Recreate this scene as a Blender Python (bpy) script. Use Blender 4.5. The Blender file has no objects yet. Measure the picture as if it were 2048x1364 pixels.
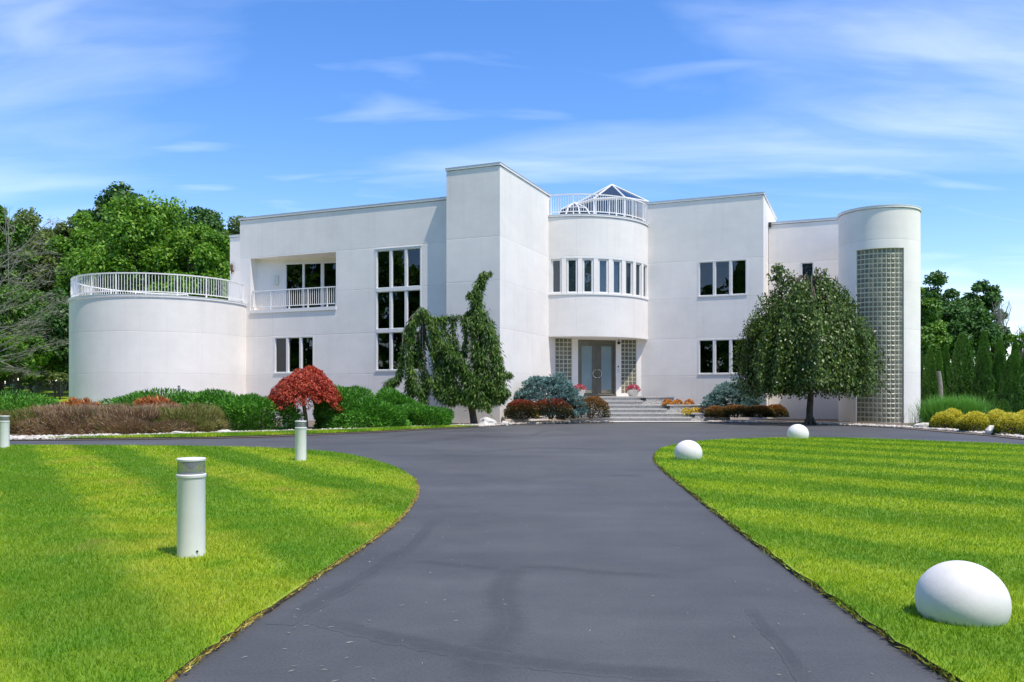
import bpy, math, random
import numpy as np
from mathutils import Vector, Matrix
random.seed(7); rng = np.random.default_rng(7)
R = math.radians
sc = bpy.context.scene
col = sc.collection
# ------------------------------------------------------------------ camera
F_PX, HOR, EYE = 1675.0, 790.0, 1.2
cd = bpy.data.cameras.new('camera'); cam = bpy.data.objects.new('camera', cd); col.objects.link(cam)
cd.sensor_width = 36; cd.lens = 36*F_PX/2048; cd.shift_y = (HOR-682)/2048
cd.clip_start = .1; cd.clip_end = 3000
cam.location = (0, 0, EYE); cam.rotation_euler = (R(90), 0, 0)
sc.camera = cam
# ------------------------------------------------------------------ world: sky with thin cirrus
SUN_TRAVEL = Vector((-.340, .327, -1.0)).normalized()
w = bpy.data.worlds.new('World'); sc.world = w; w.use_nodes = True
nt = w.node_tree; nt.nodes.clear()
def N(t, **k):
    n = nt.nodes.new(t)
    for a, b in k.items(): setattr(n, a, b)
    return n
def LK(a, b): nt.links.new(a, b)
sky = N('ShaderNodeTexSky', sky_type='NISHITA', sun_disc=False)
sky.sun_elevation = math.asin(-SUN_TRAVEL.z); sky.sun_rotation = math.atan2(-SUN_TRAVEL.x, -SUN_TRAVEL.y)
sky.air_density = 1.0; sky.dust_density = .08; sky.ozone_density = 2.2; sky.altitude = 100
hs = N('ShaderNodeHueSaturation'); hs.inputs['Saturation'].default_value = 1.28; hs.inputs['Value'].default_value = 1.0
tint = N('ShaderNodeMixRGB', blend_type='MULTIPLY'); tint.inputs[0].default_value = 1; tint.inputs[2].default_value = (1.10, 1.03, 1.12, 1)
LK(sky.outputs[0], tint.inputs[1]); LK(tint.outputs[0], hs.inputs['Color'])
tc = N('ShaderNodeTexCoord'); sep = N('ShaderNodeSeparateXYZ'); LK(tc.outputs['Generated'], sep.inputs[0])
add = N('ShaderNodeMath', operation='MAXIMUM'); LK(sep.outputs[2], add.inputs[0]); add.inputs[1].default_value = .0
add2 = N('ShaderNodeMath', operation='ADD'); LK(add.outputs[0], add2.inputs[0]); add2.inputs[1].default_value = .145
dx = N('ShaderNodeMath', operation='DIVIDE'); LK(sep.outputs[0], dx.inputs[0]); LK(add2.outputs[0], dx.inputs[1])
dy = N('ShaderNodeMath', operation='DIVIDE'); LK(sep.outputs[1], dy.inputs[0]); LK(add2.outputs[0], dy.inputs[1])
cmb = N('ShaderNodeCombineXYZ'); LK(dx.outputs[0], cmb.inputs[0]); LK(dy.outputs[0], cmb.inputs[1])
mp = N('ShaderNodeMapping'); LK(cmb.outputs[0], mp.inputs[0])
mp.inputs['Rotation'].default_value = (0, 0, R(-14)); mp.inputs['Scale'].default_value = (.5, 1.25, 1); mp.inputs['Location'].default_value = (9.9, 9.1, 0)
n1 = N('ShaderNodeTexNoise'); LK(mp.outputs[0], n1.inputs['Vector'])
n1.inputs['Scale'].default_value = 1.0; n1.inputs['Detail'].default_value = 8; n1.inputs['Roughness'].default_value = .5; n1.inputs['Distortion'].default_value = .9
r1 = N('ShaderNodeValToRGB'); LK(n1.outputs[0], r1.inputs[0])
r1.color_ramp.elements[0].position = .47; r1.color_ramp.elements[0].color = (0, 0, 0, 1)
r1.color_ramp.elements[1].position = .80; r1.color_ramp.elements[1].color = (1, 1, 1, 1)
mp2 = N('ShaderNodeMapping'); LK(cmb.outputs[0], mp2.inputs[0]); mp2.inputs['Rotation'].default_value = (0, 0, R(24)); mp2.inputs['Scale'].default_value = (1.1, 4.2, 1); mp2.inputs['Location'].default_value = (2.3, 5.1, 0)
n2_ = N('ShaderNodeTexNoise'); LK(mp2.outputs[0], n2_.inputs['Vector']); n2_.inputs['Scale'].default_value = 1.3; n2_.inputs['Detail'].default_value = 7; n2_.inputs['Roughness'].default_value = .55; n2_.inputs['Distortion'].default_value = .6
r2_ = N('ShaderNodeValToRGB'); LK(n2_.outputs[0], r2_.inputs[0]); r2_.color_ramp.elements[0].position = .36; r2_.color_ramp.elements[0].color = (.35, .35, .35, 1); r2_.color_ramp.elements[1].position = .66
st_m = N('ShaderNodeMath', operation='MULTIPLY'); LK(r1.outputs[0], st_m.inputs[0]); LK(r2_.outputs[0], st_m.inputs[1])
fac = N('ShaderNodeMath', operation='MULTIPLY'); LK(st_m.outputs[0], fac.inputs[0]); fac.inputs[1].default_value = .6
mp3 = N('ShaderNodeMapping'); LK(cmb.outputs[0], mp3.inputs[0]); mp3.inputs['Rotation'].default_value = (0, 0, R(8)); mp3.inputs['Scale'].default_value = (1.0, 2.8, 1); mp3.inputs['Location'].default_value = (6.2, 1.4, 0)
n3_ = N('ShaderNodeTexNoise'); LK(mp3.outputs[0], n3_.inputs['Vector']); n3_.inputs['Scale'].default_value = 1.2; n3_.inputs['Detail'].default_value = 5; n3_.inputs['Roughness'].default_value = .45; n3_.inputs['Distortion'].default_value = .7
r3_ = N('ShaderNodeValToRGB'); LK(n3_.outputs[0], r3_.inputs[0]); r3_.color_ramp.elements[0].position = .55; r3_.color_ramp.elements[0].color = (0, 0, 0, 1); r3_.color_ramp.elements[1].position = .82; r3_.color_ramp.elements[1].color = (.38, .38, .38, 1)
fac0 = fac; fac = N('ShaderNodeMath', operation='MAXIMUM'); LK(fac0.outputs[0], fac.inputs[0]); LK(r3_.outputs[0], fac.inputs[1])
mix = N('ShaderNodeMixRGB'); LK(fac.outputs[0], mix.inputs[0]); LK(hs.outputs[0], mix.inputs[1]); mix.inputs[2].default_value = (6.3, 6.8, 7.6, 1)
bg = N('ShaderNodeBackground'); LK(mix.outputs[0], bg.inputs[0]); bg.inputs[1].default_value = .145
wo = N('ShaderNodeOutputWorld'); LK(bg.outputs[0], wo.inputs[0])
# ------------------------------------------------------------------ sun
sd = bpy.data.lights.new('sun', 'SUN'); sd.energy = 3.25; sd.angle = R(.53); sd.color = (1, .925, .82)
so = bpy.data.objects.new('sun', sd); col.objects.link(so)
so.rotation_euler = SUN_TRAVEL.to_track_quat('-Z', 'Y').to_euler(); so.location = (20, -30, 60)
sc.view_settings.view_transform = 'Standard'; sc.view_settings.look = 'None'; sc.view_settings.gamma = 1
sc.view_settings.exposure = 0.57; sc.view_settings.use_curve_mapping = False

# ------------------------------------------------------------------ materials
def newmat(name):
    m = bpy.data.materials.new(name); m.use_nodes = True
    t = m.node_tree; b = t.nodes['Principled BSDF']
    return m, t, b
def node(t, ty, **k):
    n = t.nodes.new(ty)
    for a, b in k.items(): setattr(n, a, b)
    return n
def ramp(t, src, stops):
    r = node(t, 'ShaderNodeValToRGB'); e = r.color_ramp.elements
    while len(e) < len(stops): e.new(.5)
    for i, (p, c) in enumerate(stops):
        e[i].position = p; e[i].color = (*c, 1)
    t.links.new(src, r.inputs[0]); return r.outputs[0]
def noise(t, scale, detail=4, rough=.55, vec=None, dist=0):
    n = node(t, 'ShaderNodeTexNoise'); n.inputs['Scale'].default_value = scale; n.inputs['Detail'].default_value = detail
    n.inputs['Roughness'].default_value = rough; n.inputs['Distortion'].default_value = dist
    if vec is None:
        vec = node(t, 'ShaderNodeNewGeometry').outputs['Position']
    t.links.new(vec, n.inputs['Vector']); return n.outputs[0]
def mixc(t, fac, a, b, mode='MIX'):
    m = node(t, 'ShaderNodeMixRGB', blend_type=mode)
    for i, v in ((0, fac), (1, a), (2, b)):
        if isinstance(v, (int, float)): m.inputs[i].default_value = v
        elif isinstance(v, tuple): m.inputs[i].default_value = (*v, 1)
        else: t.links.new(v, m.inputs[i])
    return m.outputs[0]
def math_(t, op, a, b=None):
    m = node(t, 'ShaderNodeMath', operation=op)
    for i, v in ((0, a), (1, b)):
        if v is None: continue
        if isinstance(v, (int, float)): m.inputs[i].default_value = v
        else: t.links.new(v, m.inputs[i])
    return m.outputs[0]
def bump(t, b, h, strength, dist):
    n = node(t, 'ShaderNodeBump'); n.inputs['Strength'].default_value = strength; n.inputs['Distance'].default_value = dist
    t.links.new(h, n.inputs['Height']); t.links.new(n.outputs[0], b.inputs['Normal'])
def plain(name, c, rough=.5, metal=0, var=.06, scale=6, spec=.5, bmp=0, bscale=60):
    m, t, b = newmat(name)
    n = noise(t, scale)
    lo = tuple(max(0, x*(1-var)) for x in c); hi = tuple(min(1, x*(1+var)) for x in c)
    t.links.new(ramp(t, n, [(.3, lo), (.7, hi)]), b.inputs['Base Color'])
    b.inputs['Roughness'].default_value = rough; b.inputs['Metallic'].default_value = metal; b.inputs['Specular IOR Level'].default_value = spec
    if bmp: bump(t, b, noise(t, bscale, 3), bmp, .02)
    return m
def foliage(name, cols, trans=.3, rough=.5, nscale=.8, nmix=.45, spec=.35, tcol=None):
    m, t, b = newmat(name)
    at = node(t, 'ShaderNodeAttribute', attribute_name='r')
    n = noise(t, nscale, 3)
    v = mixc(t, nmix, at.outputs['Fac'], n)
    k = len(cols); c = ramp(t, v, [(.15+.7*i/(k-1), cc) for i, cc in enumerate(cols)])
    t.links.new(c, b.inputs['Base Color']); b.inputs['Roughness'].default_value = rough; b.inputs['Specular IOR Level'].default_value = spec
    tr = node(t, 'ShaderNodeBsdfTranslucent')
    t.links.new(mixc(t, 1, c, tcol or (1, 1, .75), 'MULTIPLY'), tr.inputs[0])
    mx = node(t, 'ShaderNodeMixShader'); mx.inputs[0].default_value = trans
    t.links.new(b.outputs[0], mx.inputs[1]); t.links.new(tr.outputs[0], mx.inputs[2])
    t.links.new(mx.outputs[0], t.nodes['Material Output'].inputs[0])
    return m
M = {}
def stucco(name, c, zs, us):
    m, t, b = newmat(name)
    tcn = node(t, 'ShaderNodeTexCoord'); sp = node(t, 'ShaderNodeSeparateXYZ'); t.links.new(tcn.outputs['Object'], sp.inputs[0])
    wob = math_(t, 'MULTIPLY', math_(t, 'SUBTRACT', noise(t, .7, 3), .5), .06)
    def lines(axis, vals, wd):
        acc = None
        z = math_(t, 'ADD', sp.outputs[axis], wob)
        for q in vals:
            d = math_(t, 'ABSOLUTE', math_(t, 'SUBTRACT', z, q))
            l = math_(t, 'SUBTRACT', 1, math_(t, 'MINIMUM', math_(t, 'DIVIDE', d, wd), 1))
            acc = l if acc is None else math_(t, 'MAXIMUM', acc, l)
        return acc
    ln = lines(2, zs, .03)
    if us: ln = math_(t, 'MAXIMUM', ln, math_(t, 'MULTIPLY', lines(0, us, .03), .5))
    # trowelled bands: each lift of stucco dried a slightly different tone
    band = None
    for i, q in enumerate(zs):
        g = math_(t, 'GREATER_THAN', sp.outputs[2], q)
        g = math_(t, 'MULTIPLY', g, (.5, -.35, .4, -.55)[i % 4])
        band = g if band is None else math_(t, 'ADD', band, g)
    n1 = noise(t, .45, 4, .6); mpn = node(t, 'ShaderNodeMapping'); t.links.new(tcn.outputs['Object'], mpn.inputs[0]); mpn.inputs['Scale'].default_value = (.55, .55, 2.2)
    n2 = noise(t, 1.2, 5, .65, mpn.outputs[0])
    tone = math_(t, 'ADD', math_(t, 'ADD', math_(t, 'MULTIPLY', math_(t, 'SUBTRACT', n1, .5), .30), math_(t, 'MULTIPLY', math_(t, 'SUBTRACT', n2, .5), .08)), math_(t, 'MULTIPLY', band, .085))
    mps = node(t, 'ShaderNodeMapping'); t.links.new(tcn.outputs['Object'], mps.inputs[0]); mps.inputs['Scale'].default_value = (3.2, 3.2, .12)
    streak = ramp(t, noise(t, 1, 5, .65, mps.outputs[0]), [(.52, (0,)*3), (.75, (1,)*3)])
    tone = math_(t, 'SUBTRACT', tone, math_(t, 'MULTIPLY', streak, .06))
    splash = math_(t, 'MAXIMUM', math_(t, 'SUBTRACT', 1, math_(t, 'DIVIDE', sp.outputs[2], .9)), 0)
    tone = math_(t, 'SUBTRACT', tone, math_(t, 'MULTIPLY', math_(t, 'MULTIPLY', splash, noise(t, 2.5, 4)), .22))
    tone = math_(t, 'ADD', tone, math_(t, 'MULTIPLY', math_(t, 'SUBTRACT', noise(t, 2.2, 5, .7), .5), .10))
    tone = math_(t, 'SUBTRACT', math_(t, 'ADD', tone, 1), math_(t, 'MULTIPLY', ln, .075))
    cc = node(t, 'ShaderNodeCombineColor')
    for i in range(3): t.links.new(math_(t, 'MULTIPLY', tone, c[i]), cc.inputs[i])
    t.links.new(cc.outputs[0], b.inputs['Base Color']); b.inputs['Roughness'].default_value = .85; b.inputs['Specular IOR Level'].default_value = .2
    fine = noise(t, 42, 4, .6)
    hgt = math_(t, 'ADD', math_(t, 'ADD', math_(t, 'MULTIPLY', fine, .25), math_(t, 'MULTIPLY', n2, .4)), math_(t, 'MULTIPLY', n1, .9))
    hgt = math_(t, 'SUBTRACT', hgt, math_(t, 'MULTIPLY', ln, .35))
    bump(t, b, hgt, .3, .03)
    return m
ZS = [2.14, 3.98, 5.96, 7.79]
M['stucco'] = stucco('white_stucco', (.85, .80, .735), ZS, [-11.96, -9.5, -6.32, -3.88, 6.33, 8.8])
M['stucco_r'] = stucco('white_stucco_round', (.855, .805, .742), ZS, [-20.6, -17.4, -15.2, 1.3, 2.9])
M['paint'] = plain('white_paint', (.82, .80, .765), .4, var=.03)
M['flash'] = plain('grey_flashing', (.46, .47, .48), .4, var=.08)
M['rail'] = plain('rail_paint', (.84, .82, .785), .35, var=.03)
M['mortar'] = plain('cream_mortar', (.68, .64, .46), .6, var=.1, scale=3)
M['door_metal'] = plain('taupe_metal', (.155, .145, .115), .3, .35, var=.12, scale=4)
M['chrome'] = plain('brushed_steel', (.75, .74, .72), .2, 1, var=.05)
M['roofdeck'] = plain('roof_membrane', (.35, .35, .34), .8)
M['black_metal'] = plain('black_iron', (.015, .015, .016), .45)
M['grey_metal'] = plain('vent_metal', (.25, .26, .27), .35, .6)
M['brass'] = plain('aged_brass', (.16, .11, .05), .4, .5)
M['cream_plastic'] = plain('cream_fixture', (.72, .71, .62), .45, var=.03)
def glass(name, tint, refl=.05, body=None):
    m, t, b = newmat(name); o = t.nodes['Material Output']
    gl = node(t, 'ShaderNodeBsdfGlossy'); gl.inputs['Roughness'].default_value = .015; gl.inputs[0].default_value = (.9, .95, 1, 1)
    geo = node(t, 'ShaderNodeNewGeometry'); bm = node(t, 'ShaderNodeBump'); bm.inputs['Strength'].default_value = .16; bm.inputs['Distance'].default_value = .02
    t.links.new(noise(t, 1.6, 2), bm.inputs['Height']); t.links.new(bm.outputs[0], gl.inputs['Normal'])
    lw = node(t, 'ShaderNodeLayerWeight'); lw.inputs[0].default_value = .5
    f = math_(t, 'MINIMUM', math_(t, 'ADD', math_(t, 'MULTIPLY', math_(t, 'POWER', lw.outputs['Facing'], 5), .9), refl+.035), 1)
    if body:
        inner = b; b.inputs['Base Color'].default_value = (*body, 1); b.inputs['Roughness'].default_value = .6; b.inputs['Specular IOR Level'].default_value = 0
        tr = node(t, 'ShaderNodeBsdfTransparent'); tr.inputs[0].default_value = (*tint, 1)
        m0 = node(t, 'ShaderNodeMixShader'); m0.inputs[0].default_value = .5
        m0.inputs[0].default_value = .3 if name == 'clear_lens' else .5; t.links.new(tr.outputs[0], m0.inputs[1]); t.links.new(b.outputs[0], m0.inputs[2]); under = m0.outputs[0]
    else:
        tr = node(t, 'ShaderNodeBsdfTransparent'); tr.inputs[0].default_value = (*tint, 1); under = tr.outputs[0]
    mx = node(t, 'ShaderNodeMixShader'); t.links.new(f, mx.inputs[0]); t.links.new(under, mx.inputs[1]); t.links.new(gl.outputs[0], mx.inputs[2])
    t.links.new(mx.outputs[0], o.inputs[0]); return m
M['glass'] = glass('window_glass', (.13, .20, .21), .035)
M['glass_bay'] = glass('bay_glass', (.13, .19, .23), .05, (.045, .07, .09))
M['glass_sky'] = glass('skylight_glass', (.2, .24, .28), .03, (.03, .042, .06))
M['glass_clear'] = glass('clear_lens', (.7, .72, .72), .06, (.45, .47, .45))
m, t, b = newmat('glass_block')
at = noise(t, 9, 3); oi = node(t, 'ShaderNodeObjectInfo')
c1 = ramp(t, at, [(.3, (.07, .075, .06)), (.7, (.22, .225, .19))])
t.links.new(mixc(t, .55, c1, ramp(t, oi.outputs['Random'], [(0, (.10, .10, .075)), (.6, (.20, .19, .13)), (1, (.32, .29, .19))])), b.inputs['Base Color'])
b.inputs['Roughness'].default_value = .3; b.inputs['Specular IOR Level'].default_value = .5
bump(t, b, noise(t, 22, 2), .3, .02); M['block'] = m
m, t, b = newmat('frosted_glass')
t.links.new(ramp(t, noise(t, .8, 2), [(.3, (.20, .27, .28)), (.7, (.25, .33, .34))]), b.inputs['Base Color']); b.inputs['Roughness'].default_value = .3; M['frost'] = m
# asphalt
m, t, b = newmat('sealed_asphalt')
cr = node(t, 'ShaderNodeAttribute', attribute_name='crack')
g1 = noise(t, .35, 4, .6); mpn = node(t, 'ShaderNodeMapping'); mpn.inputs['Scale'].default_value = (.25, 1.6, 1)
t.links.new(node(t, 'ShaderNodeNewGeometry').outputs['Position'], mpn.inputs[0])
g2 = noise(t, .9, 5, .6, mpn.outputs[0]); g3 = noise(t, 75, 3, .7); g4 = noise(t, 260, 1)
c = ramp(t, g1, [(.25, (.056, .056, .0565)), (.75, (.104, .103, .103))])
c = mixc(t, .75, c, ramp(t, g2, [(.3, (.42, .42, .42)), (.7, (.60, .60, .59))]), 'OVERLAY')
c = mixc(t, .6, c, ramp(t, g3, [(.3, (.30, .30, .30)), (.72, (.70, .70, .70))]), 'OVERLAY'); c = mixc(t, .5, c, ramp(t, g4, [(.3, (.28, .28, .28)), (.72, (.72, .72, .72))]), 'OVERLAY'); c = mixc(t, .55, c, ramp(t, noise(t, 2.3, 5, .7), [(.3, (.42, .42, .42)), (.72, (.60, .60, .58))]), 'OVERLAY')
warm = ramp(t, noise(t, .5, 3, .5), [(.54, (0, 0, 0)), (.68, (1, 1, 1))])
c = mixc(t, math_(t, 'MULTIPLY', warm, .45), c, (.098, .092, .085))
c = mixc(t, math_(t, 'MULTIPLY', cr.outputs['Fac'], .68), c, (.045, .044, .043))
t.links.new(c, b.inputs['Base Color']); b.inputs['Roughness'].default_value = .62; b.inputs['Specular IOR Level'].default_value = .4
bump(t, b, math_(t, 'ADD', g3, math_(t, 'MULTIPLY', noise(t, 40, 3), 1.5)), .35, .006); M['asphalt'] = m
# grass
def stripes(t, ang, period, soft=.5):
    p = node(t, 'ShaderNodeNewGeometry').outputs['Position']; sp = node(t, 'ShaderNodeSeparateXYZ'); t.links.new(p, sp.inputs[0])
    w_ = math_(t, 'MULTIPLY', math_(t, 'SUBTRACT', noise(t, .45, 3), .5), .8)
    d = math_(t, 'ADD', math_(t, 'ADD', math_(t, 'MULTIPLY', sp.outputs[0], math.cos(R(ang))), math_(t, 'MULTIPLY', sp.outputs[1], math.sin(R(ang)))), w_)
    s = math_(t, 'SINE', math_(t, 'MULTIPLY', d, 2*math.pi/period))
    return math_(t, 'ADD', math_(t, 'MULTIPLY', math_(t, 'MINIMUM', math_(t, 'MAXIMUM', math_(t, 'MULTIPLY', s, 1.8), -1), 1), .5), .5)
def grassmat(name, ang, period, dryness, blades=True, samt=.55):
    m, t, b = newmat(name)
    at = node(t, 'ShaderNodeAttribute', attribute_name='r')
    v = at.outputs['Fac'] if blades else noise(t, 60, 3)
    c = ramp(t, v, [(.0, (.09, .19, .004)), (.4, (.30, .45, .008)), (.8, (.52, .66, .02)), (1, (.72, .72, .10))])
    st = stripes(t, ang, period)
    pat = noise(t, .55, 4, .6)
    c = mixc(t, math_(t, 'MULTIPLY', ramp(t, pat, [(.44, (0,)*3), (.62, (1,)*3)]), .75*dryness), c, (.50, .50, .05))
    c = mixc(t, math_(t, 'MULTIPLY', ramp(t, noise(t, 1.3, 4, .65), [(.61, (0,)*3), (.72, (1,)*3)]), .75*dryness), c, (.58, .40, .12))
    c = mixc(t, math_(t, 'MULTIPLY', ramp(t, noise(t, 2.1, 3), [(.5, (0,)*3), (.66, (1,)*3)]), .55), c, (.12, .32, .008))
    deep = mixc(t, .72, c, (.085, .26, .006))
    c = mixc(t, math_(t, 'MULTIPLY', math_(t, 'MULTIPLY', st, ramp(t, noise(t, .23, 2), [(.3, (.55,)*3), (.5, (1,)*3)])), samt), c, deep)  # mowing stripes: shade of leaning blades put into the colour, plus longer grass
    if not blades: c = mixc(t, .35, c, (.12, .19, .012))
    t.links.new(c, b.inputs['Base Color']); b.inputs['Roughness'].default_value = .55; b.inputs['Specular IOR Level'].default_value = .25
    if blades:
        tr = node(t, 'ShaderNodeBsdfTranslucent'); t.links.new(c, tr.inputs[0])
        mx = node(t, 'ShaderNodeMixShader'); mx.inputs[0].default_value = .35
        t.links.new(b.outputs[0], mx.inputs[1]); t.links.new(tr.outputs[0], mx.inputs[2]); t.links.new(mx.outputs[0], t.nodes['Material Output'].inputs[0])
    else: bump(t, b, noise(t, 90, 3), .6, .02)
    return m
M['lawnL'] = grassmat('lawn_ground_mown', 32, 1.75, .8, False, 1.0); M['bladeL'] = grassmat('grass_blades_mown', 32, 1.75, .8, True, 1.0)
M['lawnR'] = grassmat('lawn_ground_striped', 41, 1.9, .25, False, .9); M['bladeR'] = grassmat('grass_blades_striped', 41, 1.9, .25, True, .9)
M['far_grass'] = grassmat('far_grass', 30, 3, .3, False)
M['soil'] = plain('dark_soil', (.05, .036, .02), .9, var=.4, scale=30, bmp=.6, bscale=80)
M['bed'] = plain('bed_mulch', (.16, .125, .09), .9, var=.4, scale=20, bmp=.5)
M['stone_white'] = plain('white_river_stone', (.62, .58, .50), .7, var=.25, scale=9, bmp=.3)
M['concrete'] = plain('pale_concrete', (.52, .50, .46), .8, var=.1, scale=3, bmp=.2)
M['ball'] = plain('white_cast_stone', (.76, .735, .69), .75, var=.08, scale=4, bmp=.05, bscale=50)
M['bark'] = plain('bark', (.10, .075, .055), .9, var=.4, scale=8, bmp=.8, bscale=25)
M['bark_tan'] = plain('tan_bark', (.24, .17, .10), .85, var=.25, scale=10, bmp=.5, bscale=30)
M['bark_grey'] = plain('grey_dead_wood', (.26, .235, .205), .9, var=.3, scale=10, bmp=.5, bscale=30)
# pebble-faced concrete
m, t, b = newmat('pebble_aggregate'); vo = node(t, 'ShaderNodeTexVoronoi'); vo.inputs['Scale'].default_value = 17
t.links.new(node(t, 'ShaderNodeNewGeometry').outputs['Position'], vo.inputs['Vector'])
c = ramp(t, vo.outputs['Color'], [(0, (.16, .14, .12)), (.35, (.42, .38, .34)), (.6, (.62, .60, .57)), (1, (.40, .32, .27))])
c = mixc(t, ramp(t, vo.outputs['Distance'], [(.3, (0,)*3), (.6, (1,)*3)]), c, (.46, .45, .42))
t.links.new(c, b.inputs['Base Color']); b.inputs['Roughness'].default_value = .7; bump(t, b, vo.outputs['Distance'], .6, -.03); M['pebble'] = m

# ------------------------------------------------------------------ object helpers
def tag(o, label=None, cat=None, group=None, kind=None):
    if label: o['label'] = label
    if cat: o['category'] = cat
    if group: o['group'] = group
    if kind: o['kind'] = kind
    return o
def empty(name, loc=(0, 0, 0), rz=0, label=None, cat=None, group=None):
    o = bpy.data.objects.new(name, None); col.objects.link(o); o.location = loc; o.rotation_euler = (0, 0, rz); o.empty_display_size = .2
    return tag(o, label, cat, group)
def link(name, me, parent=None, loc=None, rz=None):
    o = bpy.data.objects.new(name, me); col.objects.link(o); o.parent = parent
    if loc is not None: o.location = loc
    if rz is not None: o.rotation_euler = (0, 0, rz)
    return o
class MB:
    def __init__(s): s.v = []; s.f = []
    def quad(s, a, b, c, d): i = len(s.v); s.v += [a, b, c, d]; s.f.append((i, i+1, i+2, i+3)); return s
    def poly(s, p): i = len(s.v); s.v += list(p); s.f.append(tuple(range(i, i+len(p)))); return s
    def hexa(s, p):
        i = len(s.v); s.v += [tuple(q) for q in p]
        s.f += [tuple(i+k for k in q) for q in ((0, 3, 2, 1), (4, 5, 6, 7), (0, 1, 5, 4), (1, 2, 6, 5), (2, 3, 7, 6), (3, 0, 4, 7))]; return s
    def box(s, x0, x1, y0, y1, z0, z1):
        return s.hexa([(x0, y0, z0), (x1, y0, z0), (x1, y1, z0), (x0, y1, z0), (x0, y0, z1), (x1, y0, z1), (x1, y1, z1), (x0, y1, z1)])
    def tube(s, pts, rads, n=8, cap=True):
        pts = [Vector(p) for p in pts]; i0 = len(s.v); up = Vector((.13, .21, 1)).normalized()
        for k, p in enumerate(pts):
            d = (pts[min(k+1, len(pts)-1)]-pts[max(k-1, 0)]).normalized()
            a = d.cross(up)
            if a.length < .05: a = d.cross(Vector((1, 0, 0)))
            a.normalize(); b = d.cross(a); r = rads[k] if hasattr(rads, '__len__') else rads
            for j in range(n):
                q = p+a*(r*math.cos(2*math.pi*j/n))+b*(r*math.sin(2*math.pi*j/n)); s.v.append(tuple(q))
        for k in range(len(pts)-1):
            for j in range(n):
                s.f.append((i0+k*n+j, i0+k*n+(j+1) % n, i0+(k+1)*n+(j+1) % n, i0+(k+1)*n+j))
        if cap:
            s.f.append(tuple(i0+j for j in range(n))); s.f.append(tuple(i0+(len(pts)-1)*n+j for j in reversed(range(n))))
        return s
    def lathe(s, prof, n=32, c=(0, 0, 0), cap=True):
        i0 = len(s.v)
        for r, z in prof:
            for j in range(n): s.v.append((c[0]+r*math.cos(2*math.pi*j/n), c[1]+r*math.sin(2*math.pi*j/n), c[2]+z))
        for k in range(len(prof)-1):
            for j in range(n): s.f.append((i0+k*n+j, i0+k*n+(j+1) % n, i0+(k+1)*n+(j+1) % n, i0+(k+1)*n+j))
        if cap:
            s.f.append(tuple(i0+j for j in reversed(range(n)))); s.f.append(tuple(i0+(len(prof)-1)*n+j for j in range(n)))
        return s
    def mesh(s, name, mat, smooth=False, mats=None, fm=None):
        me = bpy.data.meshes.new(name); me.from_pydata([tuple(v) for v in s.v], [], s.f); me.validate()
        for q in (mats or [mat]): me.materials.append(q)
        if smooth:
            me.polygons.foreach_set('use_smooth', [True]*len(me.polygons)); me.set_sharp_from_angle(angle=R(40))
        return me
    def build(s, name, mat, parent=None, smooth=False, loc=None, rz=None): return link(name, s.mesh(name, mat, smooth), parent, loc, rz)
def np_mesh(name, V, nper, mat, attr=None, aname='r'):
    n = len(V)//nper; me = bpy.data.meshes.new(name)
    me.vertices.add(len(V)); me.vertices.foreach_set('co', np.ascontiguousarray(V, dtype=np.float32).ravel())
    me.loops.add(len(V)); me.loops.foreach_set('vertex_index', np.arange(len(V), dtype=np.int32))
    me.polygons.add(n); me.polygons.foreach_set('loop_start', np.arange(0, len(V), nper, dtype=np.int32))
    me.materials.append(mat)
    if attr is not None:
        a = me.attributes.new(aname, 'FLOAT', 'FACE'); a.data.foreach_set('value', np.ascontiguousarray(attr, dtype=np.float32))
    me.update(); me.validate(); return me
def unit(a): return a/np.maximum(np.linalg.norm(a, axis=1, keepdims=True), 1e-9)
def rdir(n): return unit(rng.normal(size=(n, 3)))
def leaves(name, P, A, NN, L, Wd, mat, parent=None, r=None, kind=None, loc=None):
    n = len(P); A = unit(A); B = np.cross(NN, A); B = unit(B)
    L = (np.ones(n)*L if np.isscalar(L) else L)*rng.uniform(.7, 1.3, n); Wd = (np.ones(n)*Wd if np.isscalar(Wd) else Wd)*rng.uniform(.7, 1.25, n)
    C = np.cross(A, B)
    V = np.empty((n, 4, 3)); hl = (L*.5)[:, None]; hw = (Wd*.5)[:, None]
    V[:, 0] = P-A*hl; V[:, 1] = P+B*hw+C*hw*.25-A*hl*.15; V[:, 2] = P+A*hl; V[:, 3] = P-B*hw+C*hw*.25-A*hl*.15
    me = np_mesh(name, V.reshape(-1, 3), 4, mat, rng.random(n) if r is None else r)
    return tag(link(name, me, parent, loc), kind=kind)
def hz(x, y):
    s = lambda t: max(0, min(1, t))**2*(3-2*max(0, min(1, t)))
    return .95*s((y-32)/16)*s((-15-x)/6)+1.3*s((y-48)/25)*s((-13-x)/8)

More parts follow.
